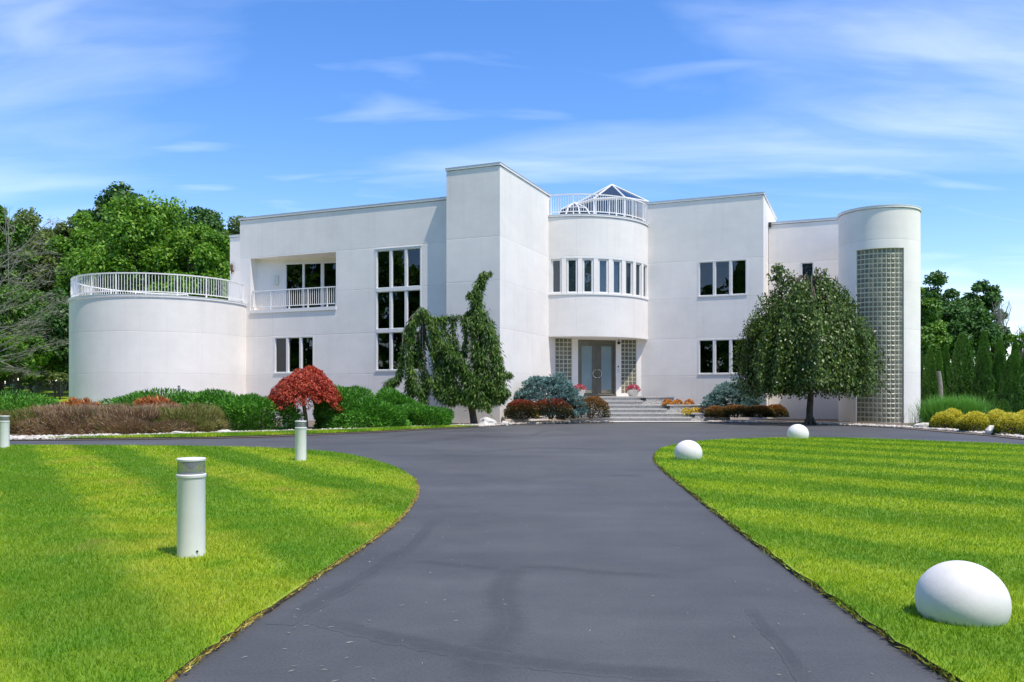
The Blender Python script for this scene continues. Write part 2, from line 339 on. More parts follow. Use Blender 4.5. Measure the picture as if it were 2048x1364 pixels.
# ------------------------------------------------------------------ ground, drive, lawns, beds
xs = sorted(set([-1500, -700, -350, -180, -110]+list(range(-80, 82, 2))+[110, 180, 350, 700, 1500]))
ys = sorted(set([-1500, -600, -200, -80]+list(range(-30, 122, 2))+[150, 200, 300, 600, 1500]))
mb = MB()
mb.v = [(x, y, -.06+hz(x, y)) for y in ys for x in xs]; nx = len(xs)
mb.f = [(j*nx+i, j*nx+i+1, (j+1)*nx+i+1, (j+1)*nx+i) for j in range(len(ys)-1) for i in range(nx-1)]
tag(mb.build('ground', M['far_grass'], smooth=True), kind='structure')
def cr(pts, n=8):   # Catmull-Rom
    P = [Vector(p) for p in pts]; o = []
    for i in range(len(P)-1):
        a, b, c_, d = P[max(i-1, 0)], P[i], P[i+1], P[min(i+2, len(P)-1)]
        for k in range(n):
            t_ = k/n; o.append(.5*((2*b)+(c_-a)*t_+(2*a-5*b+4*c_-d)*t_*t_+(3*b-a-3*c_+d)*t_**3))
    o.append(P[-1]); return [tuple(p) for p in o]
farE = [(-30, 20.9), (-20, 21.3), (-13.1, 21.85), (-10.32, 22.33), (-7.5, 23.3), (-4.98, 25.77), (-2.8, 28.8), (-1.0, 31.3), (-.46, 32.6), (.4, 33.9), (1.57, 34.75), (3.2, 35.7), (4.93, 36.45), (7.5, 36.75), (10.0, 36.1), (12.3, 33.7), (13.6, 31.2), (14.15, 28.5), (14.0, 25), (13.65, 22.33), (13.4, 18), (13.8, 10), (14, 1)]
farC = cr(farE, 6)
dp = farC+[(14, -6), (-30, -6)]
mb = MB(); mb.poly([(x, y, 0) for x, y in dp]); drive = mb.build('driveway', M['asphalt']); tag(drive, kind='structure')
CK = [0]
def crackstrip(pts, wd):
    CK[0] += .00012
    p = [Vector((*q, 0)) for q in cr(pts, 10)]; mbv = []; at_ = []
    for i, q in enumerate(p):
        d = (p[min(i+1, len(p)-1)]-p[max(i-1, 0)]).normalized(); n_ = Vector((-d.y, d.x, 0))
        q = q+n_*random.uniform(-.006, .006); e = min(1, i/6, (len(p)-1-i)/6); ww = 2.1*wd*random.uniform(.85, 1.15)
        for k, f_ in ((-1, 0), (-.45, .85), (.0, 1), (.45, .85), (1, 0)):
            mbv.append(tuple(q+n_*ww*k+Vector((0, 0, .0004+CK[0])))); at_.append(f_*e*random.uniform(.6, 1))
    fs = [(i*5+k, i*5+k+1, i*5+k+6, i*5+k+5) for i in range(len(p)-1) for k in range(4)]
    me = bpy.data.meshes.new('crack_sealant'); me.from_pydata(mbv, [], fs); me.materials.append(M['asphalt'])
    a = me.attributes.new('crack', 'FLOAT', 'POINT'); a.data.foreach_set('value', at_); link('crack_sealant', me, drive)
for pts, wd in [([(-.81, 6.09), (-.44, 5.95), (-.08, 5.78), (.27, 5.83), (.66, 5.65), (1.09, 5.58)], .035),
                ([(.04, 5.82), (-.03, 5.51), (-.06, 5.03), (-.04, 4.67), (-.02, 4.37), (-.08, 4.06), (-.14, 3.9), (-.13, 3.4)], .06),
                ([(-1.02, 4.47), (-.66, 4.19), (-.39, 4.02), (-.15, 3.86), (.12, 3.75), (.49, 3.64), (.9, 3.58)], .045),
                ([(-.75, 8.2), (-.79, 6.81), (-.88, 6.28), (-.96, 5.66), (-1.09, 5.03), (-1.21, 4.37)], .035),
                ([(1.36, 4.79), (1.31, 4.4), (1.29, 4.02), (1.22, 3.4)], .02),
                ([(-2.5, 21.5), (-1.2, 24), (.5, 24.8), (1.2, 28.5), (2.6, 29.5)], .07), ([(-6.5, 21.6), (-4, 22.5), (-2.6, 27), (-1.3, 27.5)], .06),
                ([(-.8, 17.5), (.6, 19.0), (2.2, 18.3)], .05), ([(1.5, 12.6), (1.9, 12.5)], .05)]:
    crackstrip(pts, wd); crackstrip(pts, .0035 if pts[0][1] < 10 else .012)
Lp = cr([(-1.46, 1.0), (-1.44, 2.6), (-1.42, 3.5), (-1.38, 4.26), (-1.29, 5.36), (-1.16, 6.7), (-1.08, 8.04), (-1.12, 9.57), (-1.24, 10.86), (-1.57, 12.56), (-2.18, 14.36), (-3.19, 16.48), (-4.29, 17.79), (-5.88, 18.79), (-8.35, 19.33), (-10.77, 19.51), (-14, 19.5), (-20, 19.3)], 8)+[(-20, 1)]
Rp = [(11.2, 1)]+cr([(12.0, 6), (12.2, 14), (11.93, 19.51), (10.95, 20.94), (9.22, 22.7), (7.31, 22.9), (4.95, 21.5), (3.43, 18.79), (2.75, 16.08), (2.45, 13.86), (2.19, 10.31), (1.97, 6.93), (1.86, 4.62), (1.83, 3.5), (1.8, 1)], 8)
Sp = [(-12.6, 22.25)]+cr([(-11.81, 22.35), (-10.4, 22.7), (-8.0, 23.4), (-5.15, 26.0), (-3.0, 29.0), (-1.25, 31.3)], 6)+[(-2.2, 31.0), (-3.7, 29.8), (-5.6, 27.6), (-8.6, 25.3), (-10.8, 23.5)]
def slab(name, poly, z, mat, side, kind='structure', wob=.012):
    n = len(poly); poly = [(x+random.uniform(-wob, wob), y+random.uniform(-wob, wob)) for x, y in poly]
    mb = MB(); mb.v = [(x, y, z) for x, y in poly]+[(x, y, -.03) for x, y in poly]
    ar = sum(poly[i][0]*poly[(i+1) % n][1]-poly[(i+1) % n][0]*poly[i][1] for i in range(n))
    mb.f = [tuple(range(n)) if ar > 0 else tuple(reversed(range(n)))]+[(i, (i+1) % n, n+(i+1) % n, n+i) for i in range(n)]
    me = mb.mesh(name, mat); me.materials.append(side)
    for p in me.polygons: p.material_index = 0 if len(p.vertices) > 4 else 1
    return tag(link(name, me), kind=kind)
def densify(p, st=.12):
    o = []
    for i in range(len(p)):
        a, b_ = Vector(p[i]), Vector(p[(i+1) % len(p)]); k = max(1, min(40, int((b_-a).length/st)))
        o += [tuple(a.lerp(b_, j/k)) for j in range(k)]
    return o
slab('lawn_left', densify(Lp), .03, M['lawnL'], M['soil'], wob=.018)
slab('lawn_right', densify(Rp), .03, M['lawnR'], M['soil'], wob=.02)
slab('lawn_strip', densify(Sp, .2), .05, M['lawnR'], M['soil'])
bed_poly = [(-19, 21.6)]+farC[12:-12]
bed_poly = [(x, y+.12) for x, y in farC if -19 < x < 13.9 and y > 21.2]
bed_poly = [p for p in bed_poly if not (p[0] > 12.6 and p[1] < 22)]
i15 = len(bed_poly)
slab('planting_bed', bed_poly+[(17, 22.5), (22, 30), (20, 46), (-30, 46), (-30, 22)], .02, M['bed'], M['soil'], wob=0)
# patio slab in front of the stairs
mb = MB(); mb.poly([(x, y-.05, .026) for x, y in farC if 4.2 < x < 10.9 and y > 34]+[(10.6, 38.3, .026), (4.4, 38.3, .026)]); tag(mb.build('entrance_slab', M['concrete']), kind='structure')

def inside(poly, X, Y):
    r = np.zeros(len(X), bool); n = len(poly); j = n-1
    for i in range(n):
        xi, yi = poly[i]; xj, yj = poly[j]
        if yi != yj: r ^= ((yi > Y) != (yj > Y)) & (X < (xj-xi)*(Y-yi)/(yj-yi)+xi)
        j = i
    return r
def blades(name, poly, z, mat, bands, label, ang, dry_edge=True):
    Vs = []; Rs = []
    px = [p[0] for p in poly]; py = [p[1] for p in poly]
    for y0, y1, dens, hgt, wd in bands:
        y0 = max(y0, min(py)); y1 = min(y1, max(py))
        if y1 <= y0: continue
        xm = .64*y1+5; x0 = max(min(px), -xm); x1 = min(max(px), xm)
        n = int((x1-x0)*(y1-y0)*dens); X = rng.uniform(x0, x1, n); Y = rng.uniform(y0, y1, n)
        m_ = np.abs(X)-.64*Y; k = inside(poly, X, Y) & ((m_ < .5) | ((m_ < 5) & (rng.random(n) < .4))); wide = (m_ >= .5)[k]; X, Y = X[k], Y[k]; n = len(X)
        if not n: continue
        th = rng.uniform(0, math.pi, n); h_ = hgt*rng.uniform(.55, 1.25, n); w2 = wd*rng.uniform(.6, 1.2, n)*np.where(wide, .95, .5)
        st = np.sign(np.sin((X*math.cos(R(ang))+Y*math.sin(R(ang)))*math.pi*2/1.9))
        lean = rng.normal(0, .4, (n, 2))*h_[:, None]+(st*.1*h_)[:, None]*np.array([[math.cos(R(ang+90)), math.sin(R(ang+90))]])
        V = np.empty((n, 3, 3)); cx, sx = np.cos(th)*w2, np.sin(th)*w2
        V[:, 0] = np.stack([X-cx, Y-sx, np.full(n, z)], 1); V[:, 1] = np.stack([X+cx, Y+sx, np.full(n, z)], 1)
        V[:, 2] = np.stack([X+lean[:, 0], Y+lean[:, 1], z+h_], 1); Vs.append(V.reshape(-1, 3)); Rs.append(rng.random(n))
    me = np_mesh(name, np.concatenate(Vs), 3, mat, np.concatenate(Rs)); o = link(name, me); return tag(o, label, 'grass', kind='stuff')
bands = [(1.2, 5.5, 9500, .027, .0052), (5.5, 8, 5800, .028, .0068), (8, 12, 3000, .03, .01), (12, 17, 1600, .032, .013), (17, 24, 950, .036, .02)]
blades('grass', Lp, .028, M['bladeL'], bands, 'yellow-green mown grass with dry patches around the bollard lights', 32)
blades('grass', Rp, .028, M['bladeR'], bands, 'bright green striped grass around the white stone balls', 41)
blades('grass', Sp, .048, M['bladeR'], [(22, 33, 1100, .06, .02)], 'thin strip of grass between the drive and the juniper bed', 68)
# ragged dry fringe along the lawn edges
def fringe(poly, z, mat, label, ymax, out, pal):
    P = [Vector(p) for p in densify(poly, .02) if p[1] < ymax and 2.5 < p[1]]
    n = len(P)*7; idx = rng.integers(0, len(P)-1, n); X = np.array([P[i].x for i in idx])+rng.normal(0, .014, n); Y = np.array([P[i].y for i in idx])+rng.normal(0, .014, n)
    k = np.abs(X) < .64*Y+1; X, Y = X[k], Y[k]; n = len(X)
    A = np.stack([rng.normal(out*.8, .6, n), rng.normal(-.1, .6, n), rng.uniform(.2, 1, n)], 1)
    leaves('grass_fringe', np.stack([X, Y, np.full(n, z)], 1), A, rdir(n), .045, .007*np.clip(Y/5, 1, 2.6), mat, None, kind='stuff')
    tag(bpy.context.scene.objects[-1]) if False else None
M['dry'] = foliage('dry_grass_edge', [(.16, .09, .03), (.52, .36, .08), (.60, .50, .10), (.26, .40, .03)], .2, nscale=2)
M['edge_dark'] = foliage('root_edge', [(.05, .035, .015), (.14, .10, .03), (.22, .28, .02), (.24, .42, .03)], .2, nscale=3)
fringe(Lp, .02, M['dry'], '', 12.0, 1, 0); fo = [o for o in col.objects if o.name.startswith('grass_fringe')][-1]; tag(fo, 'straw-coloured trimmed edge of the lawn with the bollards', 'grass')
fringe(Rp, .02, M['edge_dark'], '', 17.0, -1, 0); fo = [o for o in col.objects if o.name.startswith('grass_fringe')][-1]; tag(fo, 'dark soil-stained trimmed edge of the lawn with the balls', 'grass')

# ------------------------------------------------------------------ the house (local axes: u along the front, v into the house, z up)
ANG = R(22.7); OX, OY = -.5, 34.65
house = empty('white_house', (OX, OY, 0), -ANG, 'large white stucco modern house with curved walls, flat roofs and roof railings', 'house')
def UV(u, v): return (OX+u*math.cos(ANG)+v*math.sin(ANG), OY-u*math.sin(ANG)+v*math.cos(ANG))
class FR:   # a wall's own frame: s along it, z up, o outwards
    def __init__(s, p0, p1):
        s.p = Vector(p0); d = Vector(p1)-s.p; s.len = d.length; s.d = d/s.len; s.n = Vector((s.d.y, -s.d.x))
    def pt(s, a, z, o): q = s.p+s.d*a+s.n*o; return (q.x, q.y, z)
    def box(s, mb, a0, a1, z0, z1, o0, o1):
        mb.hexa([s.pt(a0, z0, o1), s.pt(a1, z0, o1), s.pt(a1, z0, o0), s.pt(a0, z0, o0), s.pt(a0, z1, o1), s.pt(a1, z1, o1), s.pt(a1, z1, o0), s.pt(a0, z1, o0)]); return mb
    def wall(s, mb, a0, a1, z0, z1, ops, depth=.22):
        A = sorted(set([a0, a1]+[x for o in ops for x in o[:2]])); Z = sorted(set([z0, z1]+[x for o in ops for x in o[2:4]]))
        for i in range(len(A)-1):
            for j in range(len(Z)-1):
                ca, cz = (A[i]+A[i+1])/2, (Z[j]+Z[j+1])/2
                if any(o[0] < ca < o[1] and o[2] < cz < o[3] for o in ops): continue
                mb.quad(s.pt(A[i], Z[j], 0), s.pt(A[i+1], Z[j], 0), s.pt(A[i+1], Z[j+1], 0), s.pt(A[i], Z[j+1], 0))
        for o in ops:
            x0, x1, y0, y1 = o[:4]; dd = o[4] if len(o) > 4 else depth
            mb.quad(s.pt(x0, y0, 0), s.pt(x0, y1, 0), s.pt(x0, y1, -dd), s.pt(x0, y0, -dd)); mb.quad(s.pt(x1, y0, 0), s.pt(x1, y0, -dd), s.pt(x1, y1, -dd), s.pt(x1, y1, 0))
            mb.quad(s.pt(x0, y0, 0), s.pt(x0, y0, -dd), s.pt(x1, y0, -dd), s.pt(x1, y0, 0)); mb.quad(s.pt(x0, y1, 0), s.pt(x1, y1, 0), s.pt(x1, y1, -dd), s.pt(x0, y1, -dd))
        return mb
def volume(front, ops, u0, u1, v0, v1, z0, z1):
    """a box with openings in its front"""
    mb = MB(); front.wall(mb, 0, front.len, z0, z1, ops)
    mb.quad((u0, v1, z0), (u0, v0, z0), (u0, v0, z1), (u0, v1, z1)); mb.quad((u1, v0, z0), (u1, v1, z0), (u1, v1, z1), (u1, v0, z1))
    mb.quad((u1, v1, z0), (u0, v1, z0), (u0, v1, z1), (u1, v1, z1)); mb.quad((u0, v0, z1), (u1, v0, z1), (u1, v1, z1), (u0, v1, z1))
    return mb
def window(fr, s0, s1, z0, z1, cols, rows=1, rec=.05, gm='glass', fw=.065, mul=.11, blind=None, sill=True):
    mb = MB(); o0, o1 = -rec-.06, .012
    fr.box(mb, s0, s1, z1-fw, z1, o0, o1); fr.box(mb, s0, s1, z0, z0+fw, o0, o1+.02 if sill else o1)
    fr.box(mb, s0, s0+fw, z0+fw, z1-fw, o0, o1); fr.box(mb, s1-fw, s1, z0+fw, z1-fw, o0, o1)
    w_ = mb.build('window', M['paint'], house)
    cw = (s1-s0-2*fw-(cols-1)*mul)/cols; rh = (z1-z0-2*fw-(rows-1)*.16)/rows
    for i in range(1, cols):
        a = s0+fw+i*cw+(i-1)*mul
        q = MB(); fr.box(q, a, a+mul*.45, z0+fw, z1-fw, o0, o1-.004); fr.box(q, a+mul*.55, a+mul, z0+fw, z1-fw, o0, o1-.004); fr.box(q, a+mul*.45, a+mul*.55, z0+fw, z1-fw, o0, o1-.02); q.build('mullion', M['paint'], w_)
    for j in range(1, rows):
        a = z0+fw+j*rh+(j-1)*.16
        q = MB(); fr.box(q, s0+fw, s1-fw, a, a+.16, o0-.002, o1+.012); q.build('transom', M['paint'], w_)
    for i in range(cols):
        for j in range(rows):
            a = s0+fw+i*(cw+mul); z = z0+fw+j*(rh+.16); q = MB()
            fr.box(q, a-.004, a+cw+.004, z-.004, z+rh+.004, -rec-.035, -rec-.028); q.build('pane', M[gm], w_)
            q = MB(); g = .028   # inner sash
            for b in ((a, a+g, z, z+rh), (a+cw-g, a+cw, z, z+rh), (a+g, a+cw-g, z, z+g), (a+g, a+cw-g, z+rh-g, z+rh)): fr.box(q, *b, -rec-.02, -rec+.02)
            q.build('sash', M['paint'], w_)
            if blind == 'slats' and i < 3:
                q = MB(); z_ = z+.05
                while z_ < z+rh-.03:
                    fr.box(q, a+.02, a+cw-.02, z_, z_+.045, -rec-.14, -rec-.13); z_ += .075
                q.build('blind', M['blind'], w_)
            if blind == 'vertical':
                q = MB(); a_ = a+.02
                while a_ < a+cw-.05:
                    fr.box(q, a_, a_+.06, z+.02, z+rh-.02, -rec-.16-random.uniform(0, .03), -rec-.15); a_ += .09
                q.build('blind', M['blind_dark'], w_)
    return w_
M['curtain'] = plain('grey_curtain', (.55, .52, .46), .8); M['blind'] = plain('blind_slats', (.42, .44, .45), .5); M['blind_dark'] = plain('vertical_blinds', (.12, .19, .18), .6)  # white blinds: their shade behind tinted glass is put into these darker colours
def coping(path, z, closed=False, over=.04, hgt=.09, wd=.34):
    """path is listed with the outside on the right-hand side"""
    mb = MB(); fl = MB(); n = len(path)
    for i in range(n if closed else n-1):
        f = FR(path[i], path[(i+1) % n]); f.box(mb, -over*.6, f.len+over*.6, z-hgt, z, -wd, over+.001*(i % 2)); f.box(fl, -over*.7, f.len+over*.7, z+.001, z+.025+.001*(i % 2), -wd-.01, over+.012)
    c = mb.build('coping', M['paint'], house); fl.build('flashing', M['flash'], c); return c
def ring_coping(c, r, a0, a1, z, over=.04, hgt=.085, wd=.3, n=64, name='coping'):
    mb = MB()
    for z0, z1, ro, ri in ((z-hgt, z, r+over, r-wd), (z+.001, z+.022, r+over+.012, r-wd-.01)):
        i0 = len(mb.v)
        for k in range(n+1):
            t_ = a0+(a1-a0)*k/n; cs, sn = math.cos(t_), math.sin(t_)
            mb.v += [(c[0]+ro*cs, c[1]+ro*sn, z0), (c[0]+ro*cs, c[1]+ro*sn, z1), (c[0]+ri*cs, c[1]+ri*sn, z1), (c[0]+ri*cs, c[1]+ri*sn, z0)]
        for k in range(n):
            b = i0+k*4
            for q in range(4): mb.f.append((b+q, b+4+q, b+4+(q+1) % 4, b+(q+1) % 4))
    o = mb.build(name, M['paint'], house, smooth=True); return o
# --- left wing
VL = .45; LW = FR((-13.88, VL), (-2.48, VL)); s_ = lambda u: u+13.88
volume(LW, [(s_(-13.24), s_(-8.37), 5.26, 7.75, .12), (s_(-11.86), s_(-9.58), 2.2, 3.96, .1), (s_(-6.27), s_(-3.93), 2.25, 7.7, .1)], -13.88, -2.48, VL, 14, -.1, 9.6).build('wall', M['stucco'], house)
window(LW, s_(-11.86), s_(-9.58), 2.2, 3.96, 3); LW.box(MB(), s_(-11.8), s_(-11.16), 2.25, 3.92, -.16, -.14).build('curtain', M['curtain'], house); window(LW, s_(-6.27), s_(-3.93), 2.25, 7.7, 3, 3)
coping([(-13.88, 14), (-13.88, VL), (-2.5, VL)], 9.72)
LW.box(MB(), s_(-6.29), s_(-3.91), 7.705, 7.74, .002, .03).build('lintel', M['paint'], house); LW.box(MB(), s_(-13.26), s_(-8.35), 5.10, 5.258, -.12, .045).build('sill', M['paint'], house)
# balcony recess with its splayed back wall
BK = FR((-13.24, .85), (-7.4, 1.95))
mb = MB(); ops = [(1.5, 5.6, 5.30, 7.58, .1)]
BK.wall(mb, 0, BK.len, 5.2, 7.85, ops)
mb.quad((-13.24, VL+.1, 5.259), (-8.37, VL+.1, 5.259), (-8.37, 1.8, 5.259), (-13.24, .87, 5.259)); mb.quad((-13.24, VL+.1, 7.751), (-13.24, .87, 7.751), (-8.37, 1.8, 7.751), (-8.37, VL+.1, 7.751))
mb.quad((-8.37, VL+.1, 5.2), (-8.37, 1.8, 5.2), (-8.37, 1.8, 7.85), (-8.37, VL+.1, 7.85)); mb.quad((-13.24, VL+.1, 5.2), (-13.24, VL+.1, 7.85), (-13.24, .87, 7.85), (-13.24, .87, 5.2))
mb.build('balcony_recess', M['stucco_r'], house)
f = BK
sl = f.box(MB(), 1.5, 5.2, 7.46, 7.58, -.1, .03).build('sliding_door', M['paint'], house); f.box(MB(), 1.5, 5.2, 5.30, 5.36, -.1, .03).build('door_track', M['paint'], sl)
for a, wd in ((1.5, .09), (2.43, .1), (3.37, .16), (4.27, .12)):
    q = MB(); f.box(q, a, a+wd, 5.36, 7.46, -.08, .025); q.build('door_stile', M['paint'], sl)
for a, b in ((1.59, 2.43), (2.53, 3.37), (3.53, 4.27), (4.39, 5.1)):
    q = MB(); f.box(q, a, b, 5.36, 7.46, -.05, -.04); q.build('pane', M['glass'], sl)
q = MB(); f.box(q, 1.02, 1.20, 6.48, 6.96, 0, .12); sco = q.build('wall_sconce', M['cream_plastic'], house); q = MB(); f.box(q, 1.04, 1.18, 6.46, 6.475, 0, .1); q.build('sconce_cap', M['cream_plastic'], sco)
# --- railings
def railing(pts, z0, h, bal=.125, post_every=10, name='railing', end_posts=True):
    """pts: dense path in u,v"""
    L = [0]
    for i in range(1, len(pts)): L.append(L[-1]+math.dist(pts[i], pts[i-1]))
    def at(s):
        s = max(0, min(L[-1], s)); i = 0
        while i < len(L)-2 and L[i+1] < s: i += 1
        t_ = (s-L[i])/max(1e-6, L[i+1]-L[i]); p = (pts[i][0]*(1-t_)+pts[i+1][0]*t_, pts[i][1]*(1-t_)+pts[i+1][1]*t_)
        return p, math.atan2(pts[i+1][1]-pts[i][1], pts[i+1][0]-pts[i][0])
    def sweep(za, zb, hw):
        mb = MB(); n = max(2, int(L[-1]/.18))
        for k in range(n+1):
            p, a = at(L[-1]*k/n); nx_, ny_ = -math.sin(a)*hw, math.cos(a)*hw
            mb.v += [(p[0]-nx_, p[1]-ny_, za), (p[0]+nx_, p[1]+ny_, za), (p[0]+nx_, p[1]+ny_, zb), (p[0]-nx_, p[1]-ny_, zb)]
        for k in range(n):
            for q in range(4): mb.f.append((k*4+q, k*4+4+q, k*4+4+(q+1) % 4, k*4+(q+1) % 4))
        mb.f += [(0, 1, 2, 3), (n*4+3, n*4+2, n*4+1, n*4)]; return mb
    r = sweep(z0+h-.05, z0+h, .032).build(name, M['rail'], house)
    sweep(z0+.12, z0+.16, .02).build('bottom_rail', M['rail'], r)
    bm = MB().box(-.011, .011, -.011, .011, z0+.16, z0+h-.05).mesh('baluster', M['rail']); pm = MB().box(-.026, .026, -.026, .026, z0, z0+h-.05).mesh('post', M['rail'])
    n = int(L[-1]/bal)
    for k in range(n+1):
        p, a = at(L[-1]*k/n)
        post = k % post_every == 0 or k == n
        link('post' if post else 'baluster', pm if post else bm, r, (p[0], p[1], 0), a)
    return r
railing([(-13.16, .52), (-11, .52), (-8.42, .52)], 5.26, .93, .118, 9)
# --- big drum terrace
DC, DR = (-17.3, -.97), 4.03
mb = MB().lathe([(DR, -.2), (DR, 5.45)], 96, (*DC, 0), cap=False); mb.lathe([(DR-.1, 5.38), (.01, 5.38)], 96, (*DC, 0), cap=False); mb.build('wall', M['stucco_r'], house, smooth=True)
a0 = math.asin(1.75/DR); a_s, a_e = a0-2*math.pi, -math.pi*2+math.pi*.5+R(6)
ring_coping(DC, DR, a_s-.0, a0-2*R(0)-math.pi*2+2*math.pi, 5.57, wd=.22, n=96)
a1 = R(20); arc = [(DC[0]+(DR-.1)*math.cos(a1-k*R(2.5)), DC[1]+(DR-.1)*math.sin(a1-k*R(2.5))) for k in range(0, 106)]
railing(arc, 5.59, .96, .128, 10)
q = MB(); 
for a, z in ((-.62, 1.42), (-.62, 1.55), (-.575, 1.40)):
    p = (DC[0]+DR*math.cos(a), DC[1]+DR*math.sin(a)); q.box(p[0]-.03, p[0]+.03, p[1]-.05, p[1]+.03, z, z+.07)
q.build('wall_vent', M['grey_metal'], house)
# rear block behind the terrace
mb = MB().box(-17.17, -14.2, 3.5, 13.9, -.1, 9.55); mb.build('wall', M['stucco_r'], house); coping([(-17.17, 13.9), (-17.17, 3.5), (-14.2, 3.5)], 9.66)
lan = MB().box(-16.98, -16.90, 3.38, 3.5, 7.72, 7.78).box(-17.0, -16.85, 3.28, 3.42, 7.78, 7.82).tube([(-16.93, 3.35, 7.82), (-16.93, 3.35, 8.05), (-16.93, 3.35, 8.16)], [.06, .085, .03], 8).tube([(-16.93, 3.35, 7.78), (-16.93, 3.35, 7.6)], [.035, .02], 6)
lan.build('wall_lantern', M['brass'], house)
# --- chimney tower
MB().box(-2.48, 0, 0, 6.0, -.1, 10.7).build('chimney_tower', M['stucco'], house)
coping([(-2.48, 6.0), (-2.48, 0), (0, 0), (0, 6.0), (-2.48, 6.0)], 10.81, wd=.4)
cap = MB().tube([(-1.5, 1.4, 10.7), (-1.5, 1.4, 11.02)], [.15, .15], 20).tube([(-1.5, 1.4, 11.0), (-1.5, 1.4, 11.05)], [.24, .24], 20).tube([(-1.5, 1.4, 11.07), (-1.5, 1.4, 11.12)], [.20, .17], 20)
cap.build('flue_cap', M['grey_metal'], house, smooth=True)
MB().box(-2.45, -.01, 6.003, 14, -.1, 9.66).build('wall', M['stucco_r'], house)
# --- entrance: splayed door wall under the rounded bay
DW = FR((0, 6.75), (3.55, 9.7)); LD = DW.len; z_l = 1.14
ops = [(.02, .19*LD, z_l+.15, 3.98, .05), (.26*LD, .70*LD, z_l, 3.93, .16), (.763*LD, .942*LD, z_l+.15, 3.98, .05)]
mb = MB(); DW.wall(mb, 0, LD, z_l-.5, 4.1, ops); mb.build('wall', M['stucco_r'], house)
bw, bh, bt = .193, .21, .07
def block_mesh(w_, h_):
    mb = MB(); a, b, c_ = w_/2-.012, h_/2-.012, .018; x, y = a-c_, b-c_
    mb.v = [(-a, 0, -b), (a, 0, -b), (a, 0, b), (-a, 0, b), (-a, -.012, -b), (a, -.012, -b), (a, -.012, b), (-a, -.012, b), (-x, -.026, -y), (x, -.026, -y), (x, -.026, y), (-x, -.026, y)]
    mb.f = [(4, 5, 9, 8), (5, 6, 10, 9), (6, 7, 11, 10), (7, 4, 8, 11), (8, 9, 10, 11), (0, 1, 5, 4), (1, 2, 6, 5), (2, 3, 7, 6), (3, 0, 4, 7)]
    return mb.mesh('glass_block', M['block'])
for (s0, s1, z0, z1, _), nrow in ((ops[0], 13), (ops[2], 13)):
    q = MB(); DW.box(q, s0, s1, z0, z1, -.06, -.042); pan = q.build('glass_block_panel', M['mortar'], house)
    cw, rh = (s1-s0)/4, (z1-z0)/nrow; bm = block_mesh(cw*.9, rh*.9)
    for i in range(4):
        for j in range(nrow):
            p = DW.pt(s0+cw*(i+.5), z0+rh*(j+.5), -.042); link('glass_block', bm, pan, p, math.atan2(DW.d.y, DW.d.x))
# doors
d0, d1 = .26*LD, .70*LD; q = MB()
DW.box(q, d0, d0+.11, z_l+.1, 3.93, -.15, -.03); DW.box(q, d1-.11, d1, z_l+.1, 3.93, -.15, -.03); DW.box(q, d0+.11, d1-.11, 3.79, 3.93, -.15, -.031); DW.box(q, d0, d1, z_l+.002, z_l+.1, -.16, .05)
q.build('door_frame', M['door_metal'], house); dm = (d0+d1)/2
for sgn in (-1, 1):
    a, b = (d0+.115, dm-.004) if sgn < 0 else (dm+.004, d1-.115); q = MB(); zb, zt = z_l+.105, 3.785
    st = .10; ins = .24
    l, r_ = (st, ins) if sgn < 0 else (ins, st)
    DW.box(q, a, a+l, zb, zt, -.11, -.06); DW.box(q, b-r_, b, zb, zt, -.11, -.06); DW.box(q, a+l, b-r_, zt-.16, zt, -.11, -.061); DW.box(q, a+l, b-r_, zb, zb+.06, -.11, -.061)
    door = q.build('front_door', M['door_metal'], house)
    q = MB(); DW.box(q, a+l, b-r_, zb+.2, zt-.16, -.09, -.078); q.build('frosted_pane', M['frost'], door)
    q = MB(); DW.box(q, a+l, b-r_, zb+.06, zb+.2, -.09, -.07); q.build('kick_plate', M['chrome'], door)
    zc = z_l+1.12; pts = []
    for k in range(13):
        t_ = math.pi*(.5+k/12*1.0); x = dm+sgn*(.035-.20*math.cos(t_)); pts.append(DW.pt(x, zc+.20*math.sin(t_), .0))
    hb = MB().tube(pts, .013, 8); hb.tube([pts[0], DW.pt(dm+sgn*.04, zc+.2, -.07)], .01, 6); hb.tube([pts[-1], DW.pt(dm+sgn*.04, zc-.2, -.07)], .01, 6)
    hb.build('handle', M['chrome'], door, smooth=True)
q = MB(); DW.box(q, .715*LD, .715*LD+.10, 2.32, 2.5, 0, .02); q.build('intercom', M['cream_plastic'], house)
q = MB(); DW.box(q, .72*LD, .72*LD+.05, 2.58, 2.66, 0, .03); q.build('door_bell', M['black_metal'], house)
q = MB(); c0 = DW.pt(.728*LD, 3.82, .07); q.tube([c0, (c0[0], c0[1], 4.0)], .02, 8); q.lathe([(.03, -.09), (.075, -.05), (.085, 0), (.06, .04)], 16, c0); q.build('security_camera', M['black_metal'], house, smooth=True)
# --- rounded bay
BC, BR = (0.0, 9.7), 3.88
def bp(t_, r=BR): return (BC[0]+r*math.sin(t_), BC[1]-r*math.cos(t_))
def bay_strip(mb, r, z0, z1, t0=0, t1=math.pi/2, n=40):
    for k in range(n):
        a, b = bp(t0+(t1-t0)*k/n, r), bp(t0+(t1-t0)*(k+1)/n, r); mb.quad((*a, z0), (*b, z0), (*b, z1), (*a, z1))
def bay_part(name, z0, z1):
    mb = MB(); bay_strip(mb, BR, z0, z1); me = mb.mesh(name, M['stucco_r']); me.polygons.foreach_set('use_smooth', [True]*len(me.polygons)); return link(name, me, house)
bay_part('bay_parapet', 7.77, 9.65); bay = bay_part('bay_wall', 3.98, 5.98)
mb = MB(); mb.poly([(BC[0], BC[1], 3.979)]+[(*bp(math.pi/2*k/40), 3.979) for k in range(41)]); mb.poly([(BC[0], BC[1], 9.6)]+[(*bp(math.pi/2*k/40, BR-.05), 9.6) for k in range(41)])
